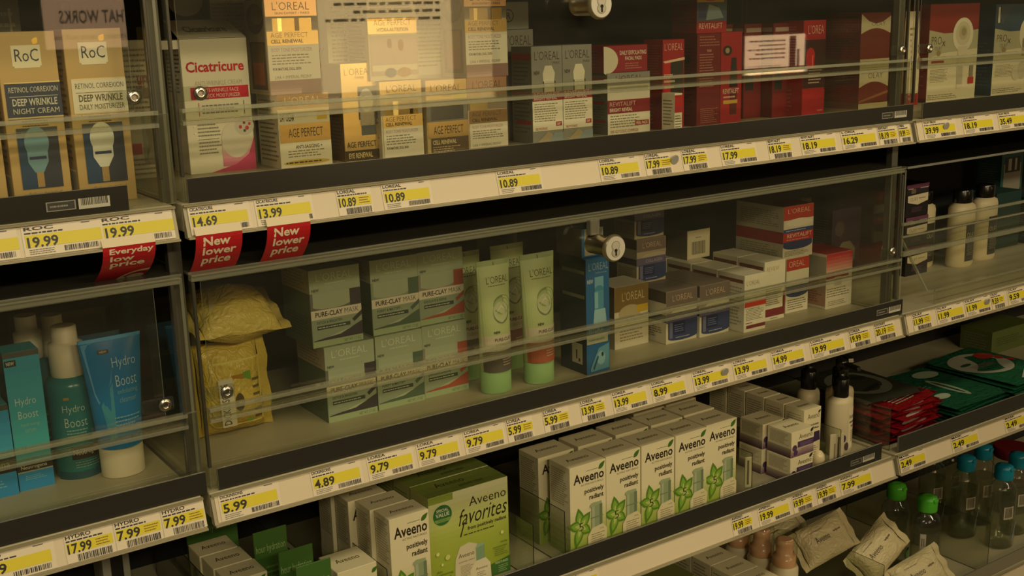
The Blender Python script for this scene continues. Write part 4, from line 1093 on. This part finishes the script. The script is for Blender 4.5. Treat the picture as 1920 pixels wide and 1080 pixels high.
carton('cream_carton', 'dark purple carton with octagonal seal behind the red topped carton', 'carton', 1.362, .275, M_, .085, .128, .05, '#3d2c3e', [('p', [(.5 + .34 * math.cos(math.pi / 8 + i * math.pi / 4), .28 + .22 * math.sin(math.pi / 8 + i * math.pi / 4)) for i in range(8)], '#8a7d66'), ('m', .35, .2, .65, .34, 2, '#5a5044'), ('e', .25, .7, .16, .12, '#5a4a50')])
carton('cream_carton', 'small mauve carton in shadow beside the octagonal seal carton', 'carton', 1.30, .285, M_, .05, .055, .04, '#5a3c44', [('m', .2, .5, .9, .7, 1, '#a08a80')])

# ---------------------------------------------------------------- middle level, next bay: black cartons, white bottles
def black_olay():
    return [('r', 0, .88, 1, 1, '#6a3c56'), ('r', .06, .74, .94, .88, '#2c2428'), ('r', .06, .86, .3, .88, '#c0a8a8'), ('r', .6, .86, .96, .88, '#c0a8a8'), ('r', .2, .72, .4, .86, '#6a5a4c'), ('p', [(.06, .46), (.5, .36), (.96, .46), (.96, .70), (.06, .66)], '#cfc2a4'), ('t', 'OLAY', .16, .49, .50, .60, '#6a5a40', 'l'), ('m', .54, .52, .9, .60, 1, '#8a7c60'), ('m', .25, .14, .75, .3, 3, '#6a4a5c')]


bo = carton('cream_carton', 'small black carton with cream band, topmost of the stack of three', 'carton', 1.447, .172, M_ + .116, .068, .0625, .05, '#1c171a', black_olay(), [('m', .1, .1, .9, .9, 6, '#38302e')])
dup(bo, at(1.449, .172, M_ + .058, .068), 'small black carton with cream band, middle of the stack of three')
for o_ in (COL.objects[-1],):
    o_.scale.z = .92
dup(bo, at(1.455, .172, M_, .068), 'small black carton with cream band, bottom of the stack of three')
COL.objects[-1].scale.z = .92

for i, (x, y, lab) in enumerate(((1.556, .215, 'white lotion bottle with black cap, next to the black cartons'), (1.622, .170, 'white lotion bottle with black cap, between two others'), (1.712, .180, 'white lotion bottle with black cap, beside the teal cartons'))):
    q = pump_bottle('lotion_bottle', lab, (x, y, M_), .034, .128, '#cfc09a', WH,
                    [('r', .36, .10, .74, .78, '#33302b'), ('t', 'OLAY', .40, .52, .70, .60, '#cfc6b0', 'l'), ('m', .42, .2, .68, .42, 6, '#8a8474')], 1.0, .62, frame=1.25)
    mb = MB()
    mb.lathe([(.0215, .128), (.022, .130), (.022, .150), (.0205, .153)], '#15130fg', sy=.8)
    mb.build('cap', q)
TL = [('t', 'OLAY', .2, .42, .8, .52, '#b8c0b0', 'l'), ('r', .1, .55, .9, .84, '#8a8474'), ('r', .15, .74, .85, .92, '#2a2620'), ('r', .3, .76, .45, .90, '#a89c88'), ('r', .6, .76, .7, .9, '#a89c88'), ('e', .5, .56, .4, .08, '#8a8474')]
carton('cream_carton', 'teal carton with jar print standing at the back by the frame edge', 'carton', 1.944, .295, M_, .082, .19, .06, '#28524e', TL)
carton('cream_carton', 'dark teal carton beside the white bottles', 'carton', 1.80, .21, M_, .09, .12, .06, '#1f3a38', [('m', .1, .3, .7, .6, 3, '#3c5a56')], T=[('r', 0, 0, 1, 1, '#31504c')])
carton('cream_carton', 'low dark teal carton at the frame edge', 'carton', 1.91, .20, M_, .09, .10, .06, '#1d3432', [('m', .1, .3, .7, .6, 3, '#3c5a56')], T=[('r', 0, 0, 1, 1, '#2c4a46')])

# ---------------------------------------------------------------- lower level: white cartons with leaf print
CW = '#dbcfa8'
def leaves(cx, cy, s):
    g1, g2, g3 = '#557f24', '#7fa336', '#b2bc68'
    L = []
    for a, l in ((98, .46), (48, .40), (165, .36), (252, .50), (325, .34)):
        r = math.radians(a)
        L.append(('l', cx, cy, r, l * s, .12 * s, g1))
        L.append(('l', cx, cy, r, l * s * .8, .085 * s, g2))
        L.append(('l', cx, cy, r, l * s * .5, .045 * s, g3))
    return L


def radiant(bc='#9fb08a'):
    return [('r', 0, .0, 1, 1, CW), ('g', 0, 0, 1, .50, '#8aa32c', CW, 12),
            ('t', 'Aveeno', .10, .80, .95, .91, '#2c2416', 'b'), ('t', 'ACTIVE NATURALS', .3, .765, .93, .785, '#6a5c40'), ('l', .80, .905, .75, .24, .055, '#3f6a20'), ('m', .45, .915, .78, .93, 1, '#5a6a30'),
            ('t', 'positively', .40, .655, .94, .725, '#3b301c', 'b'), ('t', 'radiant', .53, .59, .93, .645, '#3b301c', 'b')] + leaves(.28, .315, 1.0) + [
            ('t', '5', .22, .27, .35, .36, '#2f3018', 'l'),
            ('r', .58, .26, .88, .515, '#8c9a74'), ('r', .58, .26, .66, .515, '#a4ad88'), ('r', .80, .26, .88, .515, '#6c7a5a'), ('r', .56, .37, .90, .382, '#74805f'), ('p', [(.54, .50), (.86, .515), (.86, .545), (.62, .55), (.54, .53)], '#98a47c'),
            ('p', [(.46, .0), (.46, .18), (.58, .26), (.88, .28), (1, .22), (1, 0)], '#d3c79c'), ('t', 'daily', .8, .22, .92, .24, '#4a5a28'), ('m', .56, .05, .94, .20, 5, '#8a7c54')]


PT = [('t', 'Aveeno', .2, .42, .8, .62, '#5a4c30')]
PLs = [('m', .1, .55, .9, .95, 12, '#9a8f70'), ('g', 0, 0, 1, .4, '#6f8430', CW, 6)]
prx = [.536, .604, .672, .740, .8085]
names = ['leftmost of the front row of five', 'second of the front row of five', 'third of the front row of five', 'fourth of the front row of five', 'last of the front row, by the purple print cartons']
pr0 = carton('moisturizer_carton', 'white carton with green leaf print, ' + names[0], 'carton', prx[0], .038, L_, .0655, .137, .049, CW, radiant(), PLs, PT, group='leaf print cartons in rows')
for i in range(1, 5):
    dup(pr0, at(prx[i], .040 if i < 4 else .044, L_, .0655), 'white carton with green leaf print, ' + names[i])
for i, (x, y, lab) in enumerate(((.524, .098, 'white leaf print carton, second row behind the leftmost front carton'), (.598, .098, 'white leaf print carton, second row behind the second front carton'), (.672, .100, 'white leaf print carton, second row behind the third front carton'),
                                 (.742, .098, 'white leaf print carton, second row behind the fourth front carton'), (.8135, .100, 'white leaf print carton, second row behind the last front carton'),
                                 (.755, .155, 'white leaf print carton, third row behind the fourth column'), (.825, .155, 'white leaf print carton, third row behind the last column'))):
    dup(pr0, at(x, y, L_, .0655), lab)
pk = carton('moisturizer_carton', 'white leaf print carton with pink bottle, foremost of its file of four', 'carton', .242, .032, L_, .058, .144, .040, CW,
            [('p', [(.46, .0), (.46, .18), (.58, .26), (.88, .28), (1, .22), (1, 0)], '#c9a890') if e[0] == 'p' and e[2] == '#d3c79c' else e for e in radiant()], PLs, PT, group='pink bottle leaf print cartons in a file')
for i, (x, y, lab) in enumerate(((.2365, .0745, 'white leaf print carton, second in the file of four beside the special value kit'), (.226, .1165, 'white leaf print carton, third in the file of four beside the special value kit'), (.2215, .1605, 'white leaf print carton, rearmost in the file of four beside the special value kit'))):
    dup(pk, at(x, y, L_, .058), lab)

# special value kit cartons
YG = '#bcc07a'
fav = [('r', 0, 0, 1, 1, '#c3c58c'), ('g', 0, .0, 1, .55, '#8fa02c', '#a6b24a', 8), ('g', 0, .55, 1, 1, '#a6b24a', '#d2cfa4', 8), ('g', 0, .93, .3, 1, '#8a9a3a', '#7d8e30', 3),
       ('t', 'Aveeno', .50, .805, .975, .90, '#2c2416'), ('t', 'favorites', .36, .63, .985, .795, '#2c2416', 'i'), ('p', [(.37, .52), (.385, .515), (.44, .66), (.425, .66)], '#2c2416'), ('t', 'from positively radiant', .47, .555, .97, .605, '#3b301c', 'b'), ('m', .42, .51, .97, .545, 1, '#5a4c28')]
fav += [('c', .165, .80, .115, '#2f6a30'), ('t', 'SPECIAL', .09, .835, .24, .865, '#d8d4b8', 'b'), ('t', 'VALUE', .08, .785, .25, .825, '#d8d4b8', 'b'), ('p', [(.06, .765), (.27, .765), (.245, .73), (.085, .73)], '#7d9a50'), ('m', .1, .735, .23, .76, 2, '#4f6a38')]
fav += [('p', [(.28, .0), (.30, .30), (.36, .42), (.48, .44), (.60, .39), (.62, .30), (.60, 0)], '#cfc3a0'), ('t', 'Aveeno', .34, .30, .54, .345, '#4a3c22'), ('t', 'positively radiant', .34, .245, .54, .265, '#5a4c30'), ('m', .36, .10, .52, .22, 6, '#8a7c5c'),
        ('r', .56, .22, .67, .37, '#7f9a76'), ('p', [(.55, .35), (.67, .37), (.66, .395), (.58, .395)], '#93ab88'), ('p', [(.48, 0), (.48, .14), (.55, .22), (.68, .23), (.74, .16), (.75, 0)], '#d9ceac'), ('t', 'Aveeno', .55, .12, .70, .15, '#4a3c22'), ('m', .56, .02, .68, .10, 3, '#8a7c5c')] + [
        ('l', .36, .02, 1.9, .12, .03, '#5a8a28'), ('l', .36, .02, .9, .12, .03, '#7fa23a'), ('l', .36, .02, 2.7, .1, .03, '#5a8a28'),
        ('p', [(.75, .0), (1, .0), (1, .17), (.75, .13)], '#3f6a2c'), ('t', 'MOISTURIZE', .8, .115, .97, .14, '#b8c890', 'b'), ('m', .84, .02, .97, .1, 3, '#a0b478'), ('t', 'daily', .88, .325, .97, .35, '#5f7428'), ('t', 'moisturizer', .78, .285, .97, .31, '#5f7428'), ('m', .8, .2, .97, .28, 3, '#6f7a30'),
        ('t', 'skin', .06, .22, .13, .245, '#4a6a20'), ('t', 'brightening', .06, .18, .26, .21, '#4a6a20'), ('t', 'daily scrub', .06, .14, .24, .17, '#4a6a20'), ('r', 0, 0, .28, .05, '#3f6a2c'), ('c', .08, .42, .02, '#d8d890'), ('c', .2, .36, .03, '#c8cc70'), ('c', .9, .44, .02, '#d8d890'), ('c', .13, .30, .015, '#d8d890')]
ft = [('g', 0, 0, 1, 1, '#6f7f3a', '#8a9648', 3), ('t', 'Aveeno', .22, .5, .58, .8, '#3a3418'), ('t', 'positively radiant', .45, .15, .75, .4, '#3a3418')]
fk = carton('gift_set_carton', 'large lime green special value kit carton in front of two others', 'carton', .317, .062, L_, .128, .142, .048, YG, fav, [('m', .1, .5, .9, .92, 9, '#8a8c58'), ('g', 0, 0, 1, .5, '#5f7a2c', '#a6ae6a', 5)], ft)
dup(fk, at(.318, .1125, L_, .128), 'lime green kit carton second in line behind the front kit')
dup(fk, at(.320, .163, L_, .128), 'lime green kit carton last in line, mostly under the shelf')

# low cream cartons and green cards
LT = [('t', 'Aveeno', .2, .4, .82, .66, '#3b301c')]
LLf = [('e', .5, .45, .3, .3, '#4f6a2c'), ('e', .35, .3, .2, .2, '#6f8a3c')]
lc = carton('cream_carton', 'low cream carton beside the green cards, foremost of three', 'carton', .046, .092, L_, .052, .095, .043, '#d3c8a0', [('t', 'Aveeno', .15, .78, .85, .92, '#3b301c'), ('l', .8, .9, .7, .2, .05, '#3f6a20')], LLf, LT)
dup(lc, at(.0445, .137, L_, .052), 'low cream carton beside the green cards, middle of three')
dup(lc, at(.0425, .182, L_, .052), 'low cream carton beside the green cards, rearmost of three')
carton('cream_carton', 'low cream carton with leaf, beside the tall leaf print file', 'carton', .166, .032, L_, .055, .094, .055, '#d6cba4', [('t', 'Aveeno', .2, .62, .92, .86, '#2c2416'), ('l', .86, .86, .7, .2, .05, '#3f6a20'), ('m', .3, .4, .8, .55, 2, '#8a7c5c')], [('m', .1, .3, .9, .9, 8, '#9a8f70')], PT)
for i, (x, y) in enumerate(((.072, .246), (.074, .140), (.078, .068), (.079, .018))):
    hh = .126
    lab = ('green hydration card standing rearmost of four', 'green hydration card second from the back', 'green hydration card third from the back', 'green hydration card foremost, cut by the picture bottom')[i]
    xx, ww = (x + .027, .046) if i else (.048, .071)
    carton('shelf_card', lab, 'card', xx, y, L_, ww if i else .071, hh, .002, '#3d6124', [('t', 'hour hydration', .12 if i == 0 else -.0 + .05, .74, .93, .85, '#8aa46a'), ('m', .3, .45, .9, .62, 2, '#6a8a4a')], [('r', 0, 0, 1, 1, '#2c4a1a')])
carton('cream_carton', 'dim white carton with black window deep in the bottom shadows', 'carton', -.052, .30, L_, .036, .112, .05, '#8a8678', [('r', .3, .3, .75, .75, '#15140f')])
carton('cream_carton', 'small green carton at the frame bottom under the left shelf', 'carton', -.035, .19, L_, .03, .05, .03, '#4f7a2a', [('m', .1, .3, .9, .8, 2, '#9ab47a')])

# purple print group
PUR = '#4c3558'
def ageless():
    return [('r', 0, .0, 1, 1, CW), ('g', 0, 0, 1, .42, '#6a4a5e', '#cdbf9c', 6), ('t', 'Aveeno', .34, .66, .94, .86, '#3b301c'), ('l', .84, .84, .7, .2, .05, '#2c2c18'), ('r', .28, .34, 1, .58, PUR), ('m', .4, .38, .95, .52, 2, '#8a7090'), ('c', .15, .36, .10, '#4c3558'), ('c', .2, .16, .09, '#4c3558'), ('m', .45, .1, .9, .28, 2, '#8a7a70')]


AL = [('m', .1, .45, .9, .92, 9, '#9a8f70'), ('g', 0, 0, 1, .35, '#4a3440', '#a89a80', 5)]
pa = carton('cream_carton', 'white and purple cream carton, upper of the front stack', 'carton', .985, .028, L_ + .0445, .054, .0435, .052, CW, ageless(), AL, PT)
dup(pa, at(.983, .027, L_, .054), 'white and purple cream carton, lower of the front stack')
dup(pa, at(.978, .085, L_ + .0445, .054), 'white and purple cream carton, upper of the rear stack')
dup(pa, at(.977, .085, L_, .054), 'white and purple cream carton, lower of the rear stack')
ps = carton('serum_carton', 'slim white and purple serum carton beside the pump bottles', 'carton', 1.0425, .053, L_, .042, .107, .042, CW,
            [('r', 0, 0, 1, 1, CW), ('t', 'Aveeno', .22, .83, .92, .92, '#3b301c'), ('l', .84, .9, .7, .2, .05, '#2c2c18'), ('t', 'absolutely', .28, .70, .9, .75, '#3b301c', 'b'), ('t', 'ageless', .45, .64, .9, .69, '#3b301c', 'b'), ('p', [(.4, .42), (.98, .44), (.95, .60), (.45, .60), (.5, .52)], '#3d2a4c'), ('r', 0, 0, .22, .5, '#8a7080'), ('c', .14, .42, .13, PUR), ('c', .2, .22, .12, PUR), ('m', .34, .06, .9, .38, 7, '#8a7a70')], AL, PT)
for i, (x, y, lab) in enumerate(((1.0415, .098, 'slim serum carton second in its file'), (1.041, .143, 'slim serum carton third in its file'), (1.0405, .188, 'slim serum carton fourth in its file'), (1.04, .233, 'slim serum carton rearmost in its file'))):
    dup(ps, at(x, y, L_, .042), 'white and purple ' + lab)
carton('shelf_card', 'small white folded card leaning at the purple cream cartons', 'card', .893, .040, L_ + .012, .012, .052, .002, '#c9bd9a', [('r', .3, .1, .6, .9, '#5a4c38')], rz=math.radians(-18))
carton('shelf_card', 'small white folded card standing between slim carton and pump bottle', 'card', 1.086, .028, L_ + .004, .026, .056, .002, '#c0b492', [('r', .55, .1, .7, .9, '#3b301c'), ('r', .3, .15, .4, .7, '#8a7a60')], rz=math.radians(-20))
mb = MB(); mb.lathe([(.001, 0), (.008, .002), (.0115, .012), (.010, .022), (.005, .028), (.001, .029)], '#d8c8a0g', 20)
tag(mb.build('egg_sponge', None, (1.079, .050, L_)), 'small cream egg shaped sponge between slim carton and card', 'sponge')


def lotion_pump(label, loc):
    q = pump_bottle('lotion_pump_bottle', label, loc, .0245, .105, '#cbbd98', WH,
                    [('r', .5, .12, .86, .92, '#d8cca8'), ('t', 'Aveeno', .52, .70, .84, .79, '#2c2416'), ('t', 'absolutely', .54, .60, .84, .66, '#3b301c', 'b'), ('t', 'ageless', .62, .53, .84, .58, '#3b301c', 'b'), ('m', .62, .25, .84, .48, 5, '#6a5c48'), ('e', .35, .34, .07, .07, PUR), ('e', .45, .18, .08, .08, '#4c3a44')], 1.05, .8)
    mb = MB()
    mb.lathe([(.0135, .104), (.014, .106), (.014, .136), (.0125, .138), (.0065, .139), (.0065, .158), (.0105, .159), (.0105, .169), (.008, .171)], '#16130fg', 24)
    mb.prism([(-.004, .168), (-.036, .165), (-.038, .159), (-.034, .160), (-.004, .163)], -.0045, .0045, '#16130fg')
    mb.build('pump_head', q)
    return q


lp = lotion_pump('white pump bottle with black pump and purple flower print', (1.157, .072, L_))
dup(lp, (1.148, .136, L_), 'white pump bottle with black pump behind the purple flower one', (0, 0, .5))
dup(lp, (1.201, .110, L_), 'white pump bottle mostly hidden behind the front pump bottle', (0, 0, -.4))

# mask sachets
def sachet(name, label, loc, w, d, body, els, rot, group=None):
    mb = MB(); n = 10
    rnd = random.Random(int(loc[0] * 9973) + int(loc[2] * 99991)); a0, a1 = rnd.uniform(0, 6), rnd.uniform(0, 6)
    def P(u, v, s):
        b = max(0, math.sin(math.pi * u)) ** .5 * max(0, math.sin(math.pi * v)) ** .5
        return Vector(((u - .5) * w, (v - .5) * d, s * .0016 * b + .0012 * math.sin(5 * u + a0) * math.sin(4 * v + a1)))
    for s in (1, -1):
        V = [P(i / n, j / n, s) for j in range(n + 1) for i in range(n + 1)]
        F = [(j * (n + 1) + i, j * (n + 1) + i + 1, (j + 1) * (n + 1) + i + 1, (j + 1) * (n + 1) + i) for j in range(n) for i in range(n)]
        mb.mesh(V, F, body, True)
    draw(mb, lambda u, v, k: P(u, v, 1) + Vector((0, 0, k + .0003)), els, w, d, seg=10)
    return tag(mb.build(name, None, loc, rot), label, 'sachet', group)


FACE = [('e', .5, .6, .36, .26, '#a8a594'), ('e', .36, .66, .09, .04, '#2f4a3c'), ('e', .64, .66, .09, .04, '#2f4a3c'), ('p', [(.46, .5), (.54, .5), (.52, .62), (.48, .62)], '#8a8878'), ('e', .5, .43, .1, .03, '#7a5a50'), ('m', .2, .1, .8, .26, 3, '#a8b49c')]
zz = L_ + .004
for i in range(12):
    sachet('mask_sachet', 'red face mask sachets piled edge to edge', (1.318 + (i % 3) * .005 - .004 * (i % 2), .125 + .004 * (i % 4), zz + i * .0052), .15, .19, '#86141ak', FACE if i == 11 else [('e', .45, .06, .3, .03, '#b8a094')], (0, 0, .14 * (i % 3) - .10), 'red face mask sachets')
TOPS = zz + 12 * .0052
sachet('mask_sachet', 'dark grey face sachet lying on top of the red pile', (1.320, .165, TOPS + .002), .15, .19, '#38382fg', [('e', .5, .5, .40, .34, '#6a6c5c'), ('e', .36, .6, .10, .05, '#20241c'), ('e', .64, .6, .10, .05, '#20241c'), ('p', [(.3, .3), (.7, .4), (.66, .33), (.35, .26)], '#20241c')], (0, 0, -.08))
for i in range(7):
    lab = 'green face mask sachet uppermost, crossing the fence strip' if i == 6 else 'green face mask sachets lying beneath the uppermost one'
    sachet('mask_sachet', lab, (1.505 + (.004 * (i % 3)), .120 + .003 * (i % 2), zz + i * .0052), .17, .20, '#1b5238k', [('e', .55, .42, .07, .26, '#8a9a7c'), ('e', .55, .42, .02, .2, '#1c3a28'), ('e', .25, .3, .12, .06, '#a8b09c'), ('e', .75, .8, .2, .1, '#9aa890'), ('m', .1, .5, .4, .62, 2, '#6a9a7c')] if i == 6 else [], (0, 0, .03 * (i % 3)), 'green face mask sachets' if i < 6 else None)
for i in range(6):
    lab = 'green face mask sachet with red floral face print' if i == 5 else 'green sachets lying under the red floral print one'
    sachet('mask_sachet', lab, (1.700 + .004 * (i % 3), .135, zz + i * .0062), .17, .21, '#1d5a3ck', [('e', .45, .6, .42, .30, '#a8a896'), ('e', .75, .72, .14, .09, '#a83028'), ('e', .85, .6, .06, .05, '#a83028'), ('e', .9, .5, .05, .04, '#a83028'), ('e', .25, .66, .1, .03, '#2f4a3c'), ('p', [(.3, .1), (.8, .3), (.75, .2), (.35, .04)], '#b8b8a4'), ('m', .2, .5, .6, .6, 3, '#8a7a70')] if i == 5 else [], (0, 0, .02 * (i % 3)), 'floral green sachets' if i < 5 else None)
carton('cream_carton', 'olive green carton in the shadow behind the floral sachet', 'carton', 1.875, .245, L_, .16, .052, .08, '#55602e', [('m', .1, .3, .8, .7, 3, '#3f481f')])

# clear shelf dividers
for x, lev, hh, y0, lab in ((.034, 'lower', .085, .02, 'clear divider beside the low cream cartons'), (.153, 'lower', .085, .02, 'clear divider left of the single low cream carton'), (.2285, 'lower', .085, .02, 'clear divider beside the file of pink bottle cartons'), (.4515, 'lower', .085, .012, 'clear divider right of the special value kits'), (.512, 'lower', .085, .02, 'clear divider left of the row of five'),
                            (.886, 'lower', .080, .02, 'clear divider between leaf print and purple cartons'), (1.098, 'lower', .070, .02, 'clear divider beside the slim purple cartons'), (1.2295, 'lower', .080, .02, 'clear divider between pump bottles and red sachets'),
                            (1.222, 'lowest', .12, .012, 'clear divider beside the cream wipes pouches'), (1.545, 'lowest', .11, .012, 'clear divider between green and teal caps')):
    mb = MB(); mb.box(x, x + .0015, y0, .36, .0005, hh, 'clear', .0004, '#1c1a14', 0)
    tag(mb.build('shelf_divider', None, (0, 0, LEV[lev])), lab, 'shelf divider')

# ---------------------------------------------------------------- lowest level
bc = carton('lotion_carton', 'tall white carton with brand on top, foremost of four under lower rail', 'carton', .935, .058, X_, .065, .150, .048, CW, [('t', 'Aveeno', .2, .8, .9, .9, '#3b301c')], [('m', .1, .3, .9, .95, 12, '#9a8f70')], PT)
for i, (y, lab) in enumerate(((.108, 'second'), (.158, 'third'), (.208, 'rearmost'))):
    dup(bc, at(.934, y, X_, .065), 'tall white carton with brand on top, %s in the file of four' % lab)
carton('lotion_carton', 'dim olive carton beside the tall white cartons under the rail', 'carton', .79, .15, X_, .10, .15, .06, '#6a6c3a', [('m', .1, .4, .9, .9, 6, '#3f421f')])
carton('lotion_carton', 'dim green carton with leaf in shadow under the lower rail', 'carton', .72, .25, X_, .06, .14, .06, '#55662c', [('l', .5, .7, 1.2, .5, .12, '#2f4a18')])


def foam_pump(label, loc):
    root = empty('foam_pump_bottle', label, 'bottle', loc)
    mb = MB(); mb.lathe([(.024, 0), (.025, .003), (.025, .135), (.022, .141)], '#cdbf9a', 28); mb.build('bottle_body', root)
    mb = MB(); mb.lathe([(.0200, .141), (.0205, .143), (.0205, .158), (.0150, .160), (.0150, .178), (.0158, .180), (.0158, .187), (.012, .189)], '#ecb48cg', 24); mb.build('pump_head', root)
    mb = MB(); mb.lathe([(.0225, .141), (.0225, .19), (.0205, .197), (.015, .199)], 'clear', 24, cap0=False); mb.build('clear_overcap', root)
    return root


fp = foam_pump('peach foam pump with clear overcap, foremost of three', (1.055, .098, X_))
dup(fp, (1.052, .150, X_), 'peach foam pump with clear overcap, middle of three')
dup(fp, (1.049, .204, X_), 'peach foam pump with clear overcap, rearmost of three')

WP = '#d0c194k'
wl = [('t', 'Aveeno', .22, .5, .52, .66, '#3b301c'), ('t', 'wipes', .62, .56, .8, .64, '#5a4c30', 'b'), ('m', .2, .78, .5, .84, 1, '#8a7c5c')]
for x, y, z, rx, ry, rz, lab in ((1.185, .120, .140, -35, -10, -4, 'cream wipes pouch with text, third behind the front pouches'), (1.140, .285, .100, -35, -10, -6, 'cream wipes pouch leaning rearmost beside the foam pumps'), (1.160, .200, .115, -35, -10, -2, 'cream wipes pouch leaning in front of the rearmost pouch'),
                                 (1.292, .082, .100, -40, -26, 4, 'cream wipes pouch tilted steeply with its corner up'), (1.356, .034, .050, -35, -12, -6, 'cream wipes pouch in front of the green capped bottle'), (1.150, .028, .044, -35, 8, 6, 'cream wipes pouch at the picture bottom with its seam forward')):
    pouch('wipes_pouch', lab, (x, y, X_ + z), .115, .072, .045, WP, wl, tuple(math.radians(a) for a in (rx, ry, rz)))
carton('wipes_carton', 'brownish wipes carton behind the foam pumps', 'carton', 1.09, .325, X_, .13, .19, .06, '#7a5c3a', [('t', 'Aveeno', .3, .6, .8, .75, '#2c2416')])


def clear_bottle(label, loc, capc, strip, group=None):
    root = empty('micellar_bottle', label, 'bottle', loc, group=group)
    r = .0325
    mb = MB(); mb.lathe([(.026, 0.0005), (r, .004), (r, .118), (r * .96, .127), (r * .8, .136), (r * .56, .143), (.0165, .147), (.0165, .150)], 'clear', 32, 1, .8); mb.build('bottle_body', root)
    lq = MB(); lq.lathe([(.024, .003), (r - .002, .006), (r - .002, .108)], 'clear', 28, 1, .8); lq.build('liquid', root)
    c = MB(); c.lathe([(.0185, .148), (.0190, .150), (.0188, .170), (.0165, .176), (.008, .1785)], capc, 28)
    c.box(-.006, .006, -.0205, -.015, .168, .174, capc, .001); c.build('flip_cap', root)
    nm = iter(('front_label', 'back_label'))
    def F(u, v, k):
        a = -math.pi / 2 + (u - .5) * 2.4
        return Vector(((r + .0004 + k) * math.cos(a), (r + .0004 + k) * .8 * math.sin(a), .012 + .09 * v))
    for els in strip:
        lb = MB(); draw(lb, F, els, .075, .09, seg=14); lb.build(next(nm), root)
    return root


gs = [[('r', .55, .0, 1, .32, '#3c7a30'), ('m', .58, .04, .96, .28, 4, '#a8c890')], [('r', .0, .5, .16, 1.08, '#b8b09c'), ('r', .04, .80, .12, .98, '#6a6458')]]
ts = [[('p', [(.5, .05), (.62, .12), (.66, .3), (.74, .48), (.70, .5), (.6, .36), (.54, .2)], '#7a8a92'), ('e', .70, .42, .05, .05, '#8a98a0'), ('e', .58, .16, .04, .04, '#8a98a0')], [('r', .2, .62, .5, .92, '#b9ad96'), ('b', .24, .66, .46, .9, INK)]]
pk_ = [('r', .15, .2, .6, .6, '#a06a68'), ('e', .7, .3, .05, .05, '#8a98a0')]
gb = clear_bottle('clear bottle with bright green flip cap, front of two', (1.430, .075, X_), '#4fae2eg', gs)
dup(gb, (1.432, .148, X_), 'clear bottle with bright green flip cap, rear of two')
tb = clear_bottle('clear bottle with teal cap, nearest the lowest fence strip', (1.682, .075, X_), '#12809cg', ts)
for x, y, lab in ((1.664, .150, 'clear bottle with teal cap, directly behind the nearest one'), (1.654, .222, 'clear bottle with teal cap, third in its file under the rail'), (1.762, .094, 'clear bottle with teal cap cut by the frame edge'), (1.748, .166, 'clear pinkish bottle with teal cap in the second file'), (1.738, .238, 'clear bottle with teal cap deepest in the second file')):
    dup(tb, (x, y, X_), lab)
root = empty('pad_jar', 'jar with dark red lid at the frame edge', 'jar', (1.855, .165, X_))
mb = MB(); mb.lathe([(.036, 0.0005), (.038, .004), (.038, .125), (.036, .128)], 'clear', 30); mb.build('jar_body', root)
mb = MB(); mb.lathe([(.0385, .126), (.040, .128), (.040, .146), (.038, .149)], '#74181eg', 30); mb.build('lid', root)
